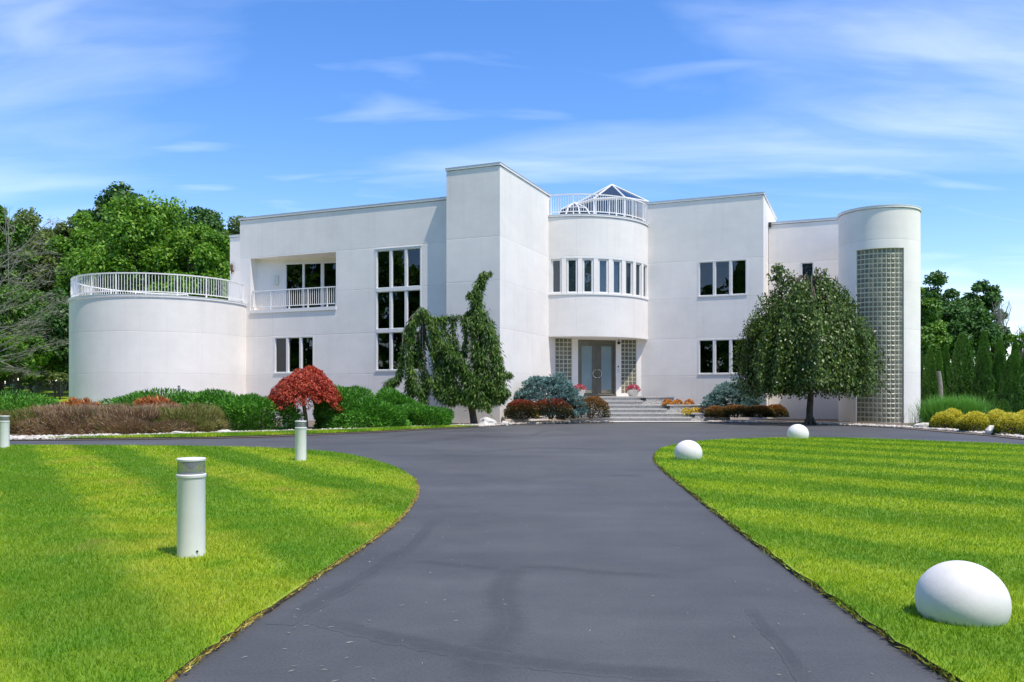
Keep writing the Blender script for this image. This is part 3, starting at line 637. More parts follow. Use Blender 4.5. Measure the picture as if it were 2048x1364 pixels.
mb.poly([(BC[0], BC[1], 5.979)]+[(*bp(math.pi/2*k/40), 5.979) for k in range(41)]); mb.poly([(BC[0], BC[1], 7.771)]+[(*bp(math.pi/2*k/40), 7.771) for k in range(41)])
mb.build('soffit', M['stucco_r'], house)
nb = 8; st = math.pi/2/nb; pw = .035
for k in range(nb+1):
    t_ = min(max(k*st, .012), math.pi/2-.012); hw = pw if 0 < k < nb else pw*.7; q = MB()
    a, b = bp(t_-hw*.8), bp(t_+hw*.8); a2, b2 = bp(t_-hw*.8, BR-.3), bp(t_+hw*.8, BR-.3)
    q.hexa([(*a, 5.98), (*b, 5.98), (*b2, 5.98), (*a2, 5.98), (*a, 7.77), (*b, 7.77), (*b2, 7.77), (*a2, 7.77)]); q.build('pier', M['stucco_r'], bay)
for k in range(nb):
    t0, t1 = k*st+pw*.8+.004, (k+1)*st-pw*.8-.004; f = FR(bp(t0, BR-.05), bp(t1, BR-.05))
    window(f, 0.0, f.len, 6.03, 7.69, 1, 1, .03, 'glass_bay', .06)
ring = []
mb = MB()
for z0, z1, ro in ((5.96, 6.03, BR+.035), (7.69, 7.775, BR+.004)):
    bay_strip(mb, ro, z0, z1)
    for k in range(40):
        for z in (z0, z1):
            a, b, c_, d = bp(st*nb*k/40, ro), bp(st*nb*(k+1)/40, ro), bp(st*nb*(k+1)/40, BR-.2), bp(st*nb*k/40, BR-.2); mb.quad((*a, z), (*b, z), (*c_, z), (*d, z))
mb.build('sill', M['paint'], house)
ring_coping(BC, BR, -math.pi/2+.005, 0, 9.77, wd=.25, n=40)
railing([bp(math.pi/2*k/60, BR-.08) for k in range(1, 60)], 9.79, .98, .12, 9)
MB().box(0.0, 3.88, 9.703, 16, 9.3, 9.6).build('roof_deck', M['roofdeck'], house)
# --- right wing
RW = FR((3.86, 9.7), (9.48, 9.7)); s2 = lambda u: u-3.86
volume(RW, [(s2(6.39), s2(8.74), 6.0, 7.77, .1), (s2(6.39), s2(8.74), 2.19, 3.95, .1)], 3.86, 9.48, 9.7, 16, -.1, 10.75).build('wall', M['stucco'], house)
mb = MB().quad((3.55, 9.7, -.1), (3.86, 9.7, -.1), (3.86, 9.7, 3.98), (3.55, 9.7, 3.98)); mb.build('door_jamb', M['stucco_r'], house)
window(RW, s2(6.39), s2(8.74), 6.0, 7.77, 3, blind='slats'); window(RW, s2(6.39), s2(8.74), 2.19, 3.95, 3, blind='vertical')
coping([(3.86, 16), (3.86, 9.7), (9.48, 9.7), (9.48, 16)], 10.86)
# --- rear right wing with the glass-block stair tower
BW = FR((9.5, 12), (15.9, 12)); volume(BW, [(11.0-9.5, 11.66-9.5, 6.0, 7.79, .1)], 9.5, 15.9, 12, 17, -.1, 9.72).build('wall', M['stucco'], house)
window(BW, 1.5, 2.16, 6.0, 7.79, 1, gm='glass_bay'); coping([(9.49, 12), (15.9, 12), (15.9, 17)], 9.84)
q = MB().tube([(9.56, 11.92, 9.6), (9.56, 11.92, 9.85)], [.05, .06], 8); q.build('scupper', M['black_metal'], house)
CC, CR_ = (14.5, 8.61), 1.66
MB().box(13.6, 15.4, 9.0, 12.0, -.1, 9.0).build('wall', M['stucco_r'], house)
cw_ = UV(*CC); face = math.atan2(-cw_[1], -cw_[0])+ANG     # the side that looks down the drive, in local axes
ga, gb = face-R(36), face+R(32.5); ga, gb = face-R(32.5), face+R(36)
zg = 7.42; mb = MB(); n = 96
angs = [gb+(2*math.pi-(gb-ga))*k/n for k in range(n+1)]
def cp(t_, r, z): return (CC[0]+r*math.cos(t_), CC[1]+r*math.sin(t_), z)
for k in range(n): mb.quad(cp(angs[k], CR_, -.2), cp(angs[k+1], CR_, -.2), cp(angs[k+1], CR_, zg), cp(angs[k], CR_, zg))
for k in range(128):
    a, b = ga+2*math.pi*k/128, ga+2*math.pi*(k+1)/128; mb.quad(cp(a, CR_, zg), cp(b, CR_, zg), cp(b, CR_, 9.1), cp(a, CR_, 9.1))
me = mb.mesh('stair_tower', M['stucco_r']); me.polygons.foreach_set('use_smooth', [True]*len(me.polygons)); stair = link('stair_tower', me, house)
mb = MB()
for a in (ga, gb): mb.quad(cp(a, CR_, -.2), cp(a, CR_, zg), cp(a, CR_-.12, zg), cp(a, CR_-.12, -.2))
for k in range(24):
    a, b = ga+(gb-ga)*k/24, ga+(gb-ga)*(k+1)/24; mb.quad(cp(a, CR_, zg), cp(b, CR_, zg), cp(b, CR_-.12, zg), cp(a, CR_-.12, zg))
mb.poly([cp(2*math.pi*k/64, CR_, 9.1) for k in range(64)]); mb.build('reveal', M['stucco_r'], stair)
ring_coping(CC, CR_, 0, 2*math.pi, 9.22, wd=.25, n=96)
mb = MB()
for k in range(24):
    a, b = ga+(gb-ga)*k/24, ga+(gb-ga)*(k+1)/24; mb.quad(cp(a, CR_-.075, -.1), cp(b, CR_-.075, -.1), cp(b, CR_-.075, zg), cp(a, CR_-.075, zg))
pan = mb.build('glass_block_panel', M['mortar'], house, smooth=True)
ncol, nrow = 11, 36; dt = (gb-ga)/ncol; rh = (zg-.06)/nrow; bm = block_mesh(dt*CR_*.88, rh*.88)
cells = [(i, j) for j in range(nrow) for i in range(ncol)]
show = set(c_ for c_ in cells if c_[1] >= 26 or c_[0] >= 5 or c_[1] < 6); show = set(sorted(show, key=lambda c_: (-c_[0]))[:298])
rest = MB(); bv = [Vector(v.co) for v in bm.vertices]; bf = [tuple(p.vertices) for p in bm.polygons]
for (i, j) in cells:
    t_ = ga+dt*(i+.5); p = cp(t_, CR_-.078, .06+rh*(j+.5)); rz = t_+math.pi/2
    if (i, j) in show: link('glass_block', bm, pan, p, rz)
    else:
        mt = Matrix.Translation(p) @ Matrix.Rotation(rz, 4, 'Z'); i0 = len(rest.v); rest.v += [tuple(mt @ v) for v in bv]; rest.f += [tuple(i0+q for q in f_) for f_ in bf]
tag(rest.build('glass_blocks', M['block'], pan), kind='stuff')
# --- skylights on the roof deck
SC_, SR = (1.42, 11.81), 2.12
def octa(r, z, c_=SC_, rot=ANG+R(11.5)): return [(c_[0]+r*math.cos(rot+k*math.pi/4), c_[1]+r*math.sin(rot+k*math.pi/4), z) for k in range(8)]
base, eave, apex = octa(SR-.08, 9.55), octa(SR, 11.32), (*SC_, 12.5)
mb = MB()
for k in range(8): mb.tube([eave[k], apex], .045, 6); mb.tube([base[k], (base[k][0], base[k][1], 11.3)], .06, 6)
for k in range(8): mb.tube([eave[k], eave[(k+1) % 8]], .045, 6)
skl = mb.build('skylight', M['paint'], house)
for k in range(8):
    MB().poly([eave[k], eave[(k+1) % 8], apex]).build('pane', M['glass_sky'], skl); b0, b1 = base[k], base[(k+1) % 8]
    MB().quad(b0, b1, (b1[0], b1[1], 11.24), (b0[0], b0[1], 11.24)).build('pane', M['glass_bay'], skl); MB().quad((b0[0], b0[1], 11.24), (b1[0], b1[1], 11.24), (b1[0], b1[1], 11.32), (b0[0], b0[1], 11.32)).build('fascia', M['paint'], skl)
    md = tuple((b0[i]+b1[i])/2 for i in range(2)); MB().tube([(*md, 9.6), (*md, 11.2)], .03, 6).build('mullion', M['paint'], skl)
c2 = (.62, 7.9)
o1, o2, ap2 = octa(1.05, 9.72, c2), octa(.66, 10.42, c2), (*c2, 10.78)
mb = MB()
for k in range(8): mb.tube([o1[k], o2[k], ap2], .04, 6); mb.tube([o1[k], o1[(k+1) % 8]], .05, 6); mb.tube([o2[k], o2[(k+1) % 8]], .02, 6)
skd = mb.build('dome_skylight', M['paint'], house)
for k in range(8):
    k2 = (k+1) % 8; MB().quad(o1[k], o1[k2], o2[k2], o2[k]).build('pane', M['glass_sky'], skd); MB().poly([o2[k], o2[k2], ap2]).build('pane', M['glass_sky'], skd)
# ------------------------------------------------------------------ entrance stairs and terraced planters (world axes)
stairs = empty('entrance_stairs', (0, 0, 0), 0, 'wide pebble-faced entrance stairs with pale treads leading to the double door', 'stairs')
zz = [.02, .205, .39, .575, .76, .945, 1.135]; ends = [8.15, 8.15, 7.15, 7.15, 6.15, 6.15]
for k in range(6):
    y = 38.0+.35*k; x1 = ends[k]; yb = 42.5
    MB().box(2.6, x1, y, y+.36 if k < 5 else yb, -.05, zz[k+1]-.06).build('riser', M['pebble'], stairs)
    MB().box(2.56, x1+.001, y-.05, y+.36 if k < 5 else yb, zz[k+1]-.058, zz[k+1]).build('tread', M['concrete'], stairs)
for xa, xb, y, z in ((6.16, 7.62, 39.42, 1.135), (7.16, 8.95, 38.72, .76), (8.16, 9.9, 38.02, .39)):
    pl = empty('planter_terrace', ((xa+xb)/2, y, 0), 0, 'pebble-faced planter wall %s beside the entrance stairs' % {1.135: 'of the top tier', .76: 'of the middle tier', .39: 'of the lowest tier'}[z], 'planter', 'stepped planter walls by the stairs')
    ox, oy = (xa+xb)/2, y
    MB().box(xa-ox, xb-ox, 0, .16, -.05, z-.06).box(xb-ox-.16, xb-ox-.001, .161, 1.9 if z > 1 else 1.6, -.05, z-.061).build('wall', M['pebble'], pl)
    MB().box(xa-ox, xb-ox+.03, -.03, .19, z-.058, z).box(xb-ox-.19, xb-ox+.029, .191, 1.9, z-.058, z-.001).build('coping', M['concrete'], pl)
    MB().box(xa-ox, xb-ox-.17, .17, 1.0, -.05, z-.10).build('soil', M['soil'], pl)
    MB().box(xa-ox-.1, xa-ox+.14, -.02, .001, z-.19, z-.075).build('step_light', M['black_metal'], pl)

# ------------------------------------------------------------------ bollard lights and stone balls
def bollard(x, y, rz, label):
    t_ = empty('bollard_light', (x, y, .025), rz, label, 'bollard light', 'white bollard lights on the lawn')
    t_.scale = (1, 1, .945)
    MB().lathe([(.098, -.05), (.098, .60), (.1, .605)], 40).build('post', M['paint'], t_, True)
    MB().lathe([(.103, .608), (.105, .612), (.105, .632), (.1, .636), (.085, .637)], 40).build('collar', M['paint'], t_, True)
    MB().lathe([(.097, .638), (.097, .735)], 40, cap=False).build('lens', M['glass_clear'], t_, True)
    MB().lathe([(.088, .732), (.06, .715), (.012, .67)], 24).build('reflector', M['lamp_grey'], t_, True)
    MB().lathe([(.08, .6385), (.08, .645)], 24).build('lamp_base', M['lamp_grey'], t_, True)
    MB().lathe([(.1, .736), (.1015, .739), (.1015, .752), (.097, .757), (.05, .759)], 40).build('cap', M['paint'], t_, True)
    MB().tube([(.099*math.cos(-1.1), .099*math.sin(-1.1), .05), (.104*math.cos(-1.1), .104*math.sin(-1.1), .05)], .008, 8).build('set_screw', M['black_metal'], t_)
M['lamp_grey'] = plain('lamp_aluminium', (.5, .5, .53), .45, .1)
bollard(-2.34, 6.11, .3, 'white bollard light on the yellowish lawn, alone beside the wide drive mouth')
bollard(-3.77, 14.95, 1.1, 'white bollard light at the lawn corner in front of the red maple')
bollard(-11.27, 18.6, 2.0, 'white bollard light at the lawn edge in front of the dried-out brown junipers')
def ball(x, y, r, zc, label, seed):
    t_ = MB().lathe([(r*math.cos(R(-60+k*5)), r*math.sin(R(-60+k*5))) for k in range(31)], 56)
    o = t_.build('stone_ball', M['ball'], None, True, (x, y, zc)); tag(o, label, 'stone ball', 'white stone balls on the lawn'); o.rotation_euler = (.05*seed, .06, 0); o.scale = (1.0, 1, .93)
ball(2.375, 4.42, .226, .112, 'white stone ball set in the grass, alone where the drive is narrowest', 1)
ball(3.22, 15.3, .252, .142, 'white stone ball at the rounded tip of the striped lawn', 2)
ball(7.75, 22.7, .285, .145, 'white stone ball at the lawn edge opposite the weeping tree', 3)

# ------------------------------------------------------------------ stones
def ico():
    import bmesh
    bm = bmesh.new(); bmesh.ops.create_icosphere(bm, subdivisions=1, radius=1); v = np.array([q.co[:] for q in bm.verts]); f = np.array([[l.index for l in q.verts] for q in bm.faces]); bm.free(); return v, f
IV, IF = ico()
def stones(name, P, S, label, mat):
    n = len(P); V = []; 
    base = IV[IF].reshape(-1, 3)
    rot = rng.uniform(0, 6.28, n); sx = S*rng.uniform(.7, 1.3, n); sy = S*rng.uniform(.6, 1.1, n); sz = S*rng.uniform(.4, .75, n)
    B = base[None]*np.stack([sx, sy, sz], 1)[:, None]
    cs, sn = np.cos(rot)[:, None], np.sin(rot)[:, None]
    X = B[..., 0]*cs-B[..., 1]*sn; Y = B[..., 0]*sn+B[..., 1]*cs
    Vv = np.stack([X, Y, B[..., 2]], 2)+P[:, None]
    me = np_mesh(name, Vv.reshape(-1, 3), 3, mat, np.repeat(rng.random(n), len(IF))); return tag(link(name, me), label, 'gravel', kind='stuff')
M['gravel'] = foliage('white_gravel', [(0.279, 0.224, 0.172), (0.459, 0.408, 0.343), (0.574, 0.528, 0.452), (0.640, 0.600, 0.538)], 0, .8, 6, .3, .2)
def along(pts, n, w0, w1):
    p = np.array(cr(pts, 8)); seg = rng.integers(0, len(p)-1, n); t_ = rng.random(n)[:, None]; q = p[seg]*(1-t_)+p[seg+1]*t_
    d = unit(np.concatenate([p[seg+1]-p[seg], np.zeros((n, 1))], 1)); nn = np.stack([-d[:, 1], d[:, 0]], 1)
    return np.concatenate([q+nn*rng.uniform(w0, w1, n)[:, None], np.full((n, 1), .035)], 1)
stones('gravel', np.concatenate([along([(-17, 21.7), (-15, 21.8), (-13.1, 22.0), (-11.6, 22.6), (-10.6, 23.6)], 1500, .0, 1.6), along([(-10.6, 23.7), (-8.7, 25.4), (-5.7, 27.7), (-3.8, 29.9)], 1700, .0, .75), along([(-3.8, 29.9), (-2.3, 31.1), (-1.0, 31.5)], 500, 0, .8)]), rng.uniform(.035, .085, 3700), 'bed of pale river stones along the juniper border', M['gravel'])
stones('gravel', np.concatenate([along([(-2.6, 31.3), (-1.0, 31.5), (-.4, 32.7), (.4, 34.0), (1.57, 34.85), (3.2, 35.8), (4.4, 36.3)], 1500, .02, .9)]), rng.uniform(.035, .09, 1500), 'pale river stones under the barberry bushes by the stairs', M['gravel'])
stones('gravel', np.concatenate([along([(8.6, 36.8), (10.0, 36.2), (12.3, 33.85), (13.7, 31.3), (14.3, 28.5), (14.15, 25), (13.8, 22)], 2600, .02, .7)]), rng.uniform(.035, .09, 2600), 'pale river stones along the drive by the glass-block stair tower', M['gravel'])
def boulder(x, y, r, label, seed, sc_=(1, .8, .75)):
    import bmesh
    bm = bmesh.new(); bmesh.ops.create_icosphere(bm, subdivisions=3, radius=r); rs = random.Random(seed); ph = [rs.uniform(0, 6) for _ in range(9)]
    for v in bm.verts:
        d = v.co.normalized(); k = 1+.13*math.sin(3*d.x+ph[0])*math.cos(4*d.y+ph[1])+.10*math.sin(6*d.z+ph[2]+3*d.x)+.05*math.sin(13*d.y+ph[3]+5*d.z)
        v.co = Vector((v.co.x*k*sc_[0], v.co.y*k*sc_[1], max(-.3*r, v.co.z*k*sc_[2])))
    me = bpy.data.meshes.new('boulder'); bm.to_mesh(me); bm.free(); me.materials.append(M['stone_white']); o = link('boulder', me, None, (x, y, .1*r), seed)
    tag(o, label, 'rock', 'pale boulders in the beds')
boulder(-.95, 32.35, .42, 'largest pale boulder, at the foot of the chimney tower corner', 1)
boulder(-.3, 33.35, .2, 'small pale boulder beside the largest one under the weeping spruce', 2)
boulder(14.65, 29.6, .34, 'smooth pale boulder between the stair tower and the golden shrubs', 3, (1.2, .8, .55))
boulder(14.35, 25.0, .3, 'pale boulder between two golden shrubs beside the drive', 4)
boulder(-8.9, 25.9, .26, 'flat pale boulder at the foot of the green junipers', 5, (1.5, .9, .4))
boulder(-9.9, 24.9, .24, 'low brownish boulder where dry and green junipers meet', 6, (1.6, .9, .4))

# ------------------------------------------------------------------ foliage materials
M['jun'] = foliage('juniper_green', [(0.029, 0.112, 0.012), (0.071, 0.235, 0.022), (0.130, 0.367, 0.034), (0.237, 0.530, 0.054)], .25, nscale=1.5)
M['jun_dry'] = foliage('juniper_dry', [(.10, .19, .03), (.16, .22, .04), (.22, .12, .06), (.36, .22, .12), (.40, .30, .21), (.30, .16, .06), (.24, .28, .05), (.42, .36, .30)], .15, nscale=.9, nmix=.62)
M['jun_olive'] = foliage('juniper_olive', [(.08, .17, .02), (.17, .25, .03), (.30, .20, .08), (.22, .30, .04), (.38, .27, .14), (.14, .25, .03)], .2, nscale=1.1, nmix=.5)
M['jun_rust'] = foliage('juniper_rust', [(0.240, 0.075, 0.030), (0.495, 0.150, 0.045), (0.675, 0.255, 0.075), (0.300, 0.300, 0.075)], .2)
M['spruce'] = foliage('spruce_needles', [(0.017, 0.048, 0.009), (0.049, 0.119, 0.016), (0.102, 0.204, 0.025), (0.214, 0.302, 0.041)], .2, nscale=1.3)
M['blue'] = foliage('blue_spruce_needles', [(0.036, 0.084, 0.084), (0.132, 0.240, 0.228), (0.264, 0.408, 0.372), (0.456, 0.600, 0.540)], .15, nscale=1.5)
M['maple_red'] = foliage('red_maple_leaves', [(0.162, 0.022, 0.016), (0.378, 0.047, 0.029), (0.576, 0.097, 0.047), (0.756, 0.216, 0.080)], .35, nscale=1.6, tcol=(1, .55, .4))
M['weep'] = foliage('weeping_leaves', [(0.024, 0.048, 0.006), (0.058, 0.110, 0.012), (0.112, 0.191, 0.022), (0.196, 0.288, 0.045)], .25, .42, 1.2, spec=.45)
M['barb'] = foliage('barberry_leaves', [(.035, .035, .012), (.085, .075, .02), (.17, .10, .03), (.30, .07, .035), (.42, .07, .04)], .25, nscale=2, nmix=.15)
M['barb_o'] = foliage('barberry_bronze', [(0.045, 0.045, 0.015), (0.120, 0.098, 0.027), (0.240, 0.143, 0.045), (0.360, 0.165, 0.053), (0.450, 0.225, 0.075)], .25, nscale=2, nmix=.3)
M['gold'] = foliage('golden_leaves', [(.05, .08, .010), (.16, .20, .016), (.42, .40, .03), (.70, .62, .05), (.80, .72, .10)], .3, nscale=2, nmix=.12)
M['arb'] = foliage('arborvitae', [(0.021, 0.055, 0.012), (0.046, 0.128, 0.022), (0.091, 0.217, 0.031), (0.178, 0.345, 0.055)], .2, nscale=.9)
M['ogr'] = foliage('ornamental_grass', [(0.055, 0.187, 0.023), (0.110, 0.319, 0.036), (0.187, 0.440, 0.063), (0.308, 0.550, 0.117)], .35)
M['tr_bright'] = foliage('maple_leaves', [(0.044, 0.120, 0.011), (0.105, 0.248, 0.020), (0.201, 0.384, 0.033), (0.350, 0.544, 0.061)], .35, nscale=.3)
M['tr_mid'] = foliage('tree_leaves_mid', [(0.039, 0.100, 0.014), (0.085, 0.200, 0.025), (0.160, 0.310, 0.039), (0.276, 0.440, 0.069)], .3, nscale=.3)
M['tr_olive'] = foliage('tree_leaves_olive', [(0.056, 0.088, 0.019), (0.112, 0.168, 0.036), (0.192, 0.264, 0.060), (0.288, 0.352, 0.096)], .3, nscale=.3)
M['tr_dark'] = foliage('tree_leaves_dark', [(0.018, 0.051, 0.010), (0.039, 0.106, 0.020), (0.076, 0.181, 0.030), (0.149, 0.288, 0.053)], .25, nscale=.35)
M['pink'] = foliage('pink_petals', [(.45, .03, .05), (.6, .10, .16), (.7, .25, .33), (.12, .2, .04)], .3, nscale=9)
M['orange'] = foliage('orange_petals', [(.1, .16, .03), (.6, .19, .02), (.75, .32, .04), (.75, .45, .08)], .3, nscale=9)
M['yellow'] = foliage('yellow_petals', [(.12, .2, .03), (.65, .42, .03), (.78, .6, .06), (.8, .68, .15)], .3, nscale=9)
def limb(mb, pts, r0, r1, n=6):
    pts = cr(pts, 4); k = len(pts); mb.tube(pts, [r0+(r1-r0)*i/(k-1) for i in range(k)], n)
def pnoise(seed, k=6):
    rs = np.random.default_rng(seed); fr_ = rs.normal(size=(k, 3))*2.2; ph = rs.uniform(0, 6.28, k)
    return lambda D: np.sin(D@fr_.T+ph).mean(1)*1.6
def mound(name, x, y, z, rx, ry, h, n, mat, label, cat, group=None, sl=.22, sw=.05, seed=1, up=.55, lump=.16, hcol=False, inner=.35, flat=1):
    t_ = empty(name, (x, y, z), 0, label, cat, group)
    D = rdir(n); D[:, 2] = np.abs(D[:, 2])*.98-.06; D = unit(D); f1, f2 = pnoise(seed), pnoise(seed+50, 9)
    k = 1+lump*f1(D*1.2)+lump*.7*f2(D*3.2)
    dep = 1-inner*rng.random(n)**2
    P = D*np.array([[rx, ry, h]])*(k*dep)[:, None]
    if flat != 1: P[:, 2] = h*np.sign(P[:, 2])*np.abs(P[:, 2]/h)**flat
    P[:, 2] = np.maximum(P[:, 2], .02)
    A = D*np.array([[1, 1, .8]])+np.array([[0, 0, up]])+rng.normal(0, .38, (n, 3)); NN = D+rng.normal(0, .55, (n, 3))
    r = rng.random(n)
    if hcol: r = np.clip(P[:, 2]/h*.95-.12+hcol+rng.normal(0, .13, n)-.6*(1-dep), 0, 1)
    leaves('foliage', P, A, NN, sl, sw, mat, t_, r)
    mb = MB()
    for i in range(9):
        a = random.uniform(0, 6.28); q = random.uniform(.3, .8); limb(mb, [(.06*math.cos(a), .06*math.sin(a), -.03), (rx*q*.4*math.cos(a), ry*q*.4*math.sin(a), h*.35), (rx*q*.8*math.cos(a), ry*q*.8*math.sin(a), h*.72)], .022, .008, 5)
    mb.build('stems', M['bark'], t_)
    return t_
# ------------------------------------------------------------------ junipers
JG = 'juniper mounds in the long bed'
for i, (x, y, rx, ry, h, n, m_, lab) in enumerate([
    (-13.0, 28.0, 2.2, .8, .86, 6500, 'jun_olive', 'olive-tipped juniper just behind the grey dead ones'),
    (-18.4, 31.0, 2.4, 1.3, 1.05, 6500, 'jun', 'low bright green juniper below the black iron fence'),
    (-15.6, 26.6, 1.9, 1.5, .66, 7000, 'jun_olive', 'half-dead brown juniper spreading behind the white lawn-edge bollard'),
    (-13.6, 26.3, 1.8, 1.6, .76, 8500, 'jun_dry', 'grey-brown dead juniper below the left side of the round terrace'),
    (-11.8, 26.2, 1.7, 1.6, .80, 8500, 'jun_dry', 'dry grey juniper with rusty tips below the round terrace'),
    (-10.3, 26.7, 1.4, 1.3, .76, 6500, 'jun_olive', 'browning juniper next to the big green juniper'),
    (-12.6, 29.6, 1.9, 1.2, 1.22, 6000, 'jun', 'green juniper tight against the middle of the round terrace wall'),
    (-10.6, 29.3, 1.7, 1.5, 1.28, 8000, 'jun', 'big green juniper beside the dried-out junipers'),
    (-9.1, 29.0, 1.5, 1.5, 1.22, 8000, 'jun', 'big green juniper left half hidden behind the red maple'),
    (-6.1, 30.4, 1.15, 1.1, 1.36, 8000, 'jun', 'upright green juniper just right of the red maple'),
    (-4.5, 32.3, 1.1, .9, 1.36, 7000, 'jun', 'green juniper below the tall window beside the weeping spruce'),
    (-5.2, 30.0, 1.5, 1.2, .95, 8500, 'jun', 'low green juniper in front of the tall window'),
    (-3.5, 31.6, 1.3, .9, .80, 7500, 'jun', 'low spreading green juniper at the weeping spruce trunk')]):
    mound('juniper_shrub', x, y, hz(x, y), rx, ry, h, int(n*(1.5 if m_ == 'jun' else 2.0)), M[m_], lab, 'shrub', JG, .15 if m_ == 'jun' else .2, .04 if m_ == 'jun' else .02, 10+i, ( .2 if m_ == 'jun' else .6), .24 if m_ == 'jun' else .36, inner=.28, flat=.72)
for x, y, z, lab in ((-14.6, 28.3, .75, 'rust-orange dead juniper tips behind the grey junipers, left patch'), (-11.9, 28.2, .82, 'rust-orange dead juniper tips behind the grey junipers, right patch')):
    mound('juniper_shrub', x, y, 0, 1.1, .5, z+.3, 4200, M['jun_rust'], lab, 'shrub', JG, .2, .045, 40+int(x), .4, .15)
# ------------------------------------------------------------------ red maple
t_ = empty('red_maple', (-7.30, 29.4, 0), 0, 'low mushroom-shaped dark red japanese maple with tan trunk', 'tree')
n = 17000; D = rdir(n); D[:, 2] = np.abs(D[:, 2]); f1, f2 = pnoise(5), pnoise(6, 9)
k = 1+.12*f1(D*1.3)+.16*f2(D*3.8); dep = 1-.45*rng.random(n)**1.6
P = D*np.array([[1.27, 1.2, .95]])*(k*dep)[:, None]
P[:, 2] = 1.10+P[:, 2]-.42*np.clip(np.hypot(P[:, 0], P[:, 1])/1.3, 0, 1.15)**3.5+.12*np.sin(P[:, 0]*2+1)
A = D*np.array([[1, 1, -.2]])+rng.normal(0, .5, (n, 3))-np.array([[0, 0, .35]]); NN = np.array([[0, 0, 1.0]])+D*.6+rng.normal(0, .45, (n, 3))
leaves('crown', P, A, NN, .12, .036, M['maple_red'], t_)
mb = MB(); limb(mb, [(.08, 0, -.05), (.06, 0, .4), (.0, 0, .8), (-.05, 0, 1.15)], .075, .06, 10); mb.build('trunk', M['bark_tan'], t_, True)
mb = MB()
for i in range(14):
    a = i*.45+random.random()*.3; q = random.uniform(.6, 1.05); limb(mb, [(-.05, 0, 1.05), (.35*q*math.cos(a), .35*q*math.sin(a), 1.5+random.uniform(-.1, .2)), (.85*q*math.cos(a), .8*q*math.sin(a), 1.65), (1.1*q*math.cos(a), 1.05*q*math.sin(a), 1.2)], .035, .008, 6)
mb.build('branches', M['bark_tan'], t_)
st_ = empty('path_light', (-7.75, 28.75, 0), 0, 'small white stake light in the stones at the red maple', 'path light')
MB().tube([(0, 0, 0), (0, 0, .2)], .02, 8).build('stake', M['paint'], st_); MB().lathe([(.02, .2), (.045, .22), (.03, .27)], 12).build('lamp_head', M['paint'], st_, True)
# ------------------------------------------------------------------ weeping spruce (cords of hanging branchlets)
def PX(x, y, Y): return np.array([(x-1024)/F_PX*Y, Y, EYE+(HOR-y)/F_PX*Y])
t_ = empty('weeping_spruce', (-1.52, 33.4, 0), 0, 'dark weeping spruce with two bent leaders in front of the chimney tower', 'tree')
base_ = np.array([-1.52, 33.4, 0]); YS = 33.3
cords = [  # (points in plan of the front view, radius start, radius end, depth offset, weight)
    ([(950, 800), (955, 740), (962, 690), (958, 640), (952, 600), (960, 570), (968, 550)], 24, 7, 0, 1.1),
    ([(968, 556), (976, 552), (982, 547)], 7, 3, 0, .8), ([(950, 590), (940, 590), (936, 596)], 8, 4, 0, .8),
    ([(958, 615), (938, 628), (930, 645)], 10, 7, .1, 1.0), ([(958, 625), (945, 650), (948, 690), (952, 730)], 11, 7, -.3, 1.0),
    ([(962, 630), (980, 655), (990, 690), (996, 730), (1004, 750), (1022, 752)], 14, 5, 0, 1.2), ([(965, 650), (984, 690), (996, 740), (1000, 780), (985, 800)], 16, 10, -.35, 1.3),
    ([(960, 700), (970, 740), (985, 780), (975, 800)], 22, 14, -.3, 1.1), ([(940, 640), (915, 637), (890, 637), (876, 640)], 7, 4, 0, .8),
    ([(928, 640), (932, 665), (930, 700), (926, 715)], 9, 8, 0, .9), ([(905, 640), (906, 670), (912, 700), (918, 718)], 9, 8, .1, .9), ([(888, 640), (890, 665), (900, 690), (905, 710)], 8, 7, 0, .8),
    ([(842, 620), (826, 645), (812, 665), (806, 710), (800, 750), (790, 765), (772, 772)], 5, 10, 0, 1.2), ([(836, 630), (822, 670), (818, 720), (820, 770), (822, 790)], 8, 11, -.2, 1.2),
    ([(842, 625), (846, 670), (842, 720), (850, 770), (845, 795)], 8, 14, .15, 1.1), ([(846, 622), (862, 650), (868, 700), (878, 750), (880, 795)], 6, 15, -.25, 1.3),
    ([(868, 640), (880, 690), (896, 740), (905, 790), (900, 800)], 9, 17, -.1, 1.3), ([(885, 690), (915, 730), (935, 765), (950, 800)], 10, 20, -.45, 1.4),
    ([(912, 715), (930, 740), (945, 775), (960, 800), (972, 812)], 12, 16, -.5, 1.2), ([(790, 762), (782, 778)], 8, 5, 0, .6), ([(940, 760), (970, 770), (1000, 790), (1012, 785)], 16, 10, -.5, 1.1),
    ([(958, 790), (972, 812), (978, 822)], 9, 4, -.5, .6), ([(905, 770), (920, 795), (932, 806)], 14, 9, -.5, .9), ([(860, 760), (885, 790), (905, 805)], 16, 10, -.4, 1), ([(820, 740), (835, 780), (850, 805)], 12, 9, -.4, 1), ([(905, 730), (895, 770), (890, 800)], 14, 10, -.35, 1), ([(985, 760), (1005, 790), (995, 805)], 14, 9, -.4, 1), ([(930, 800), (950, 815)], 10, 6, -.5, .6)]
Ps, As = [], []
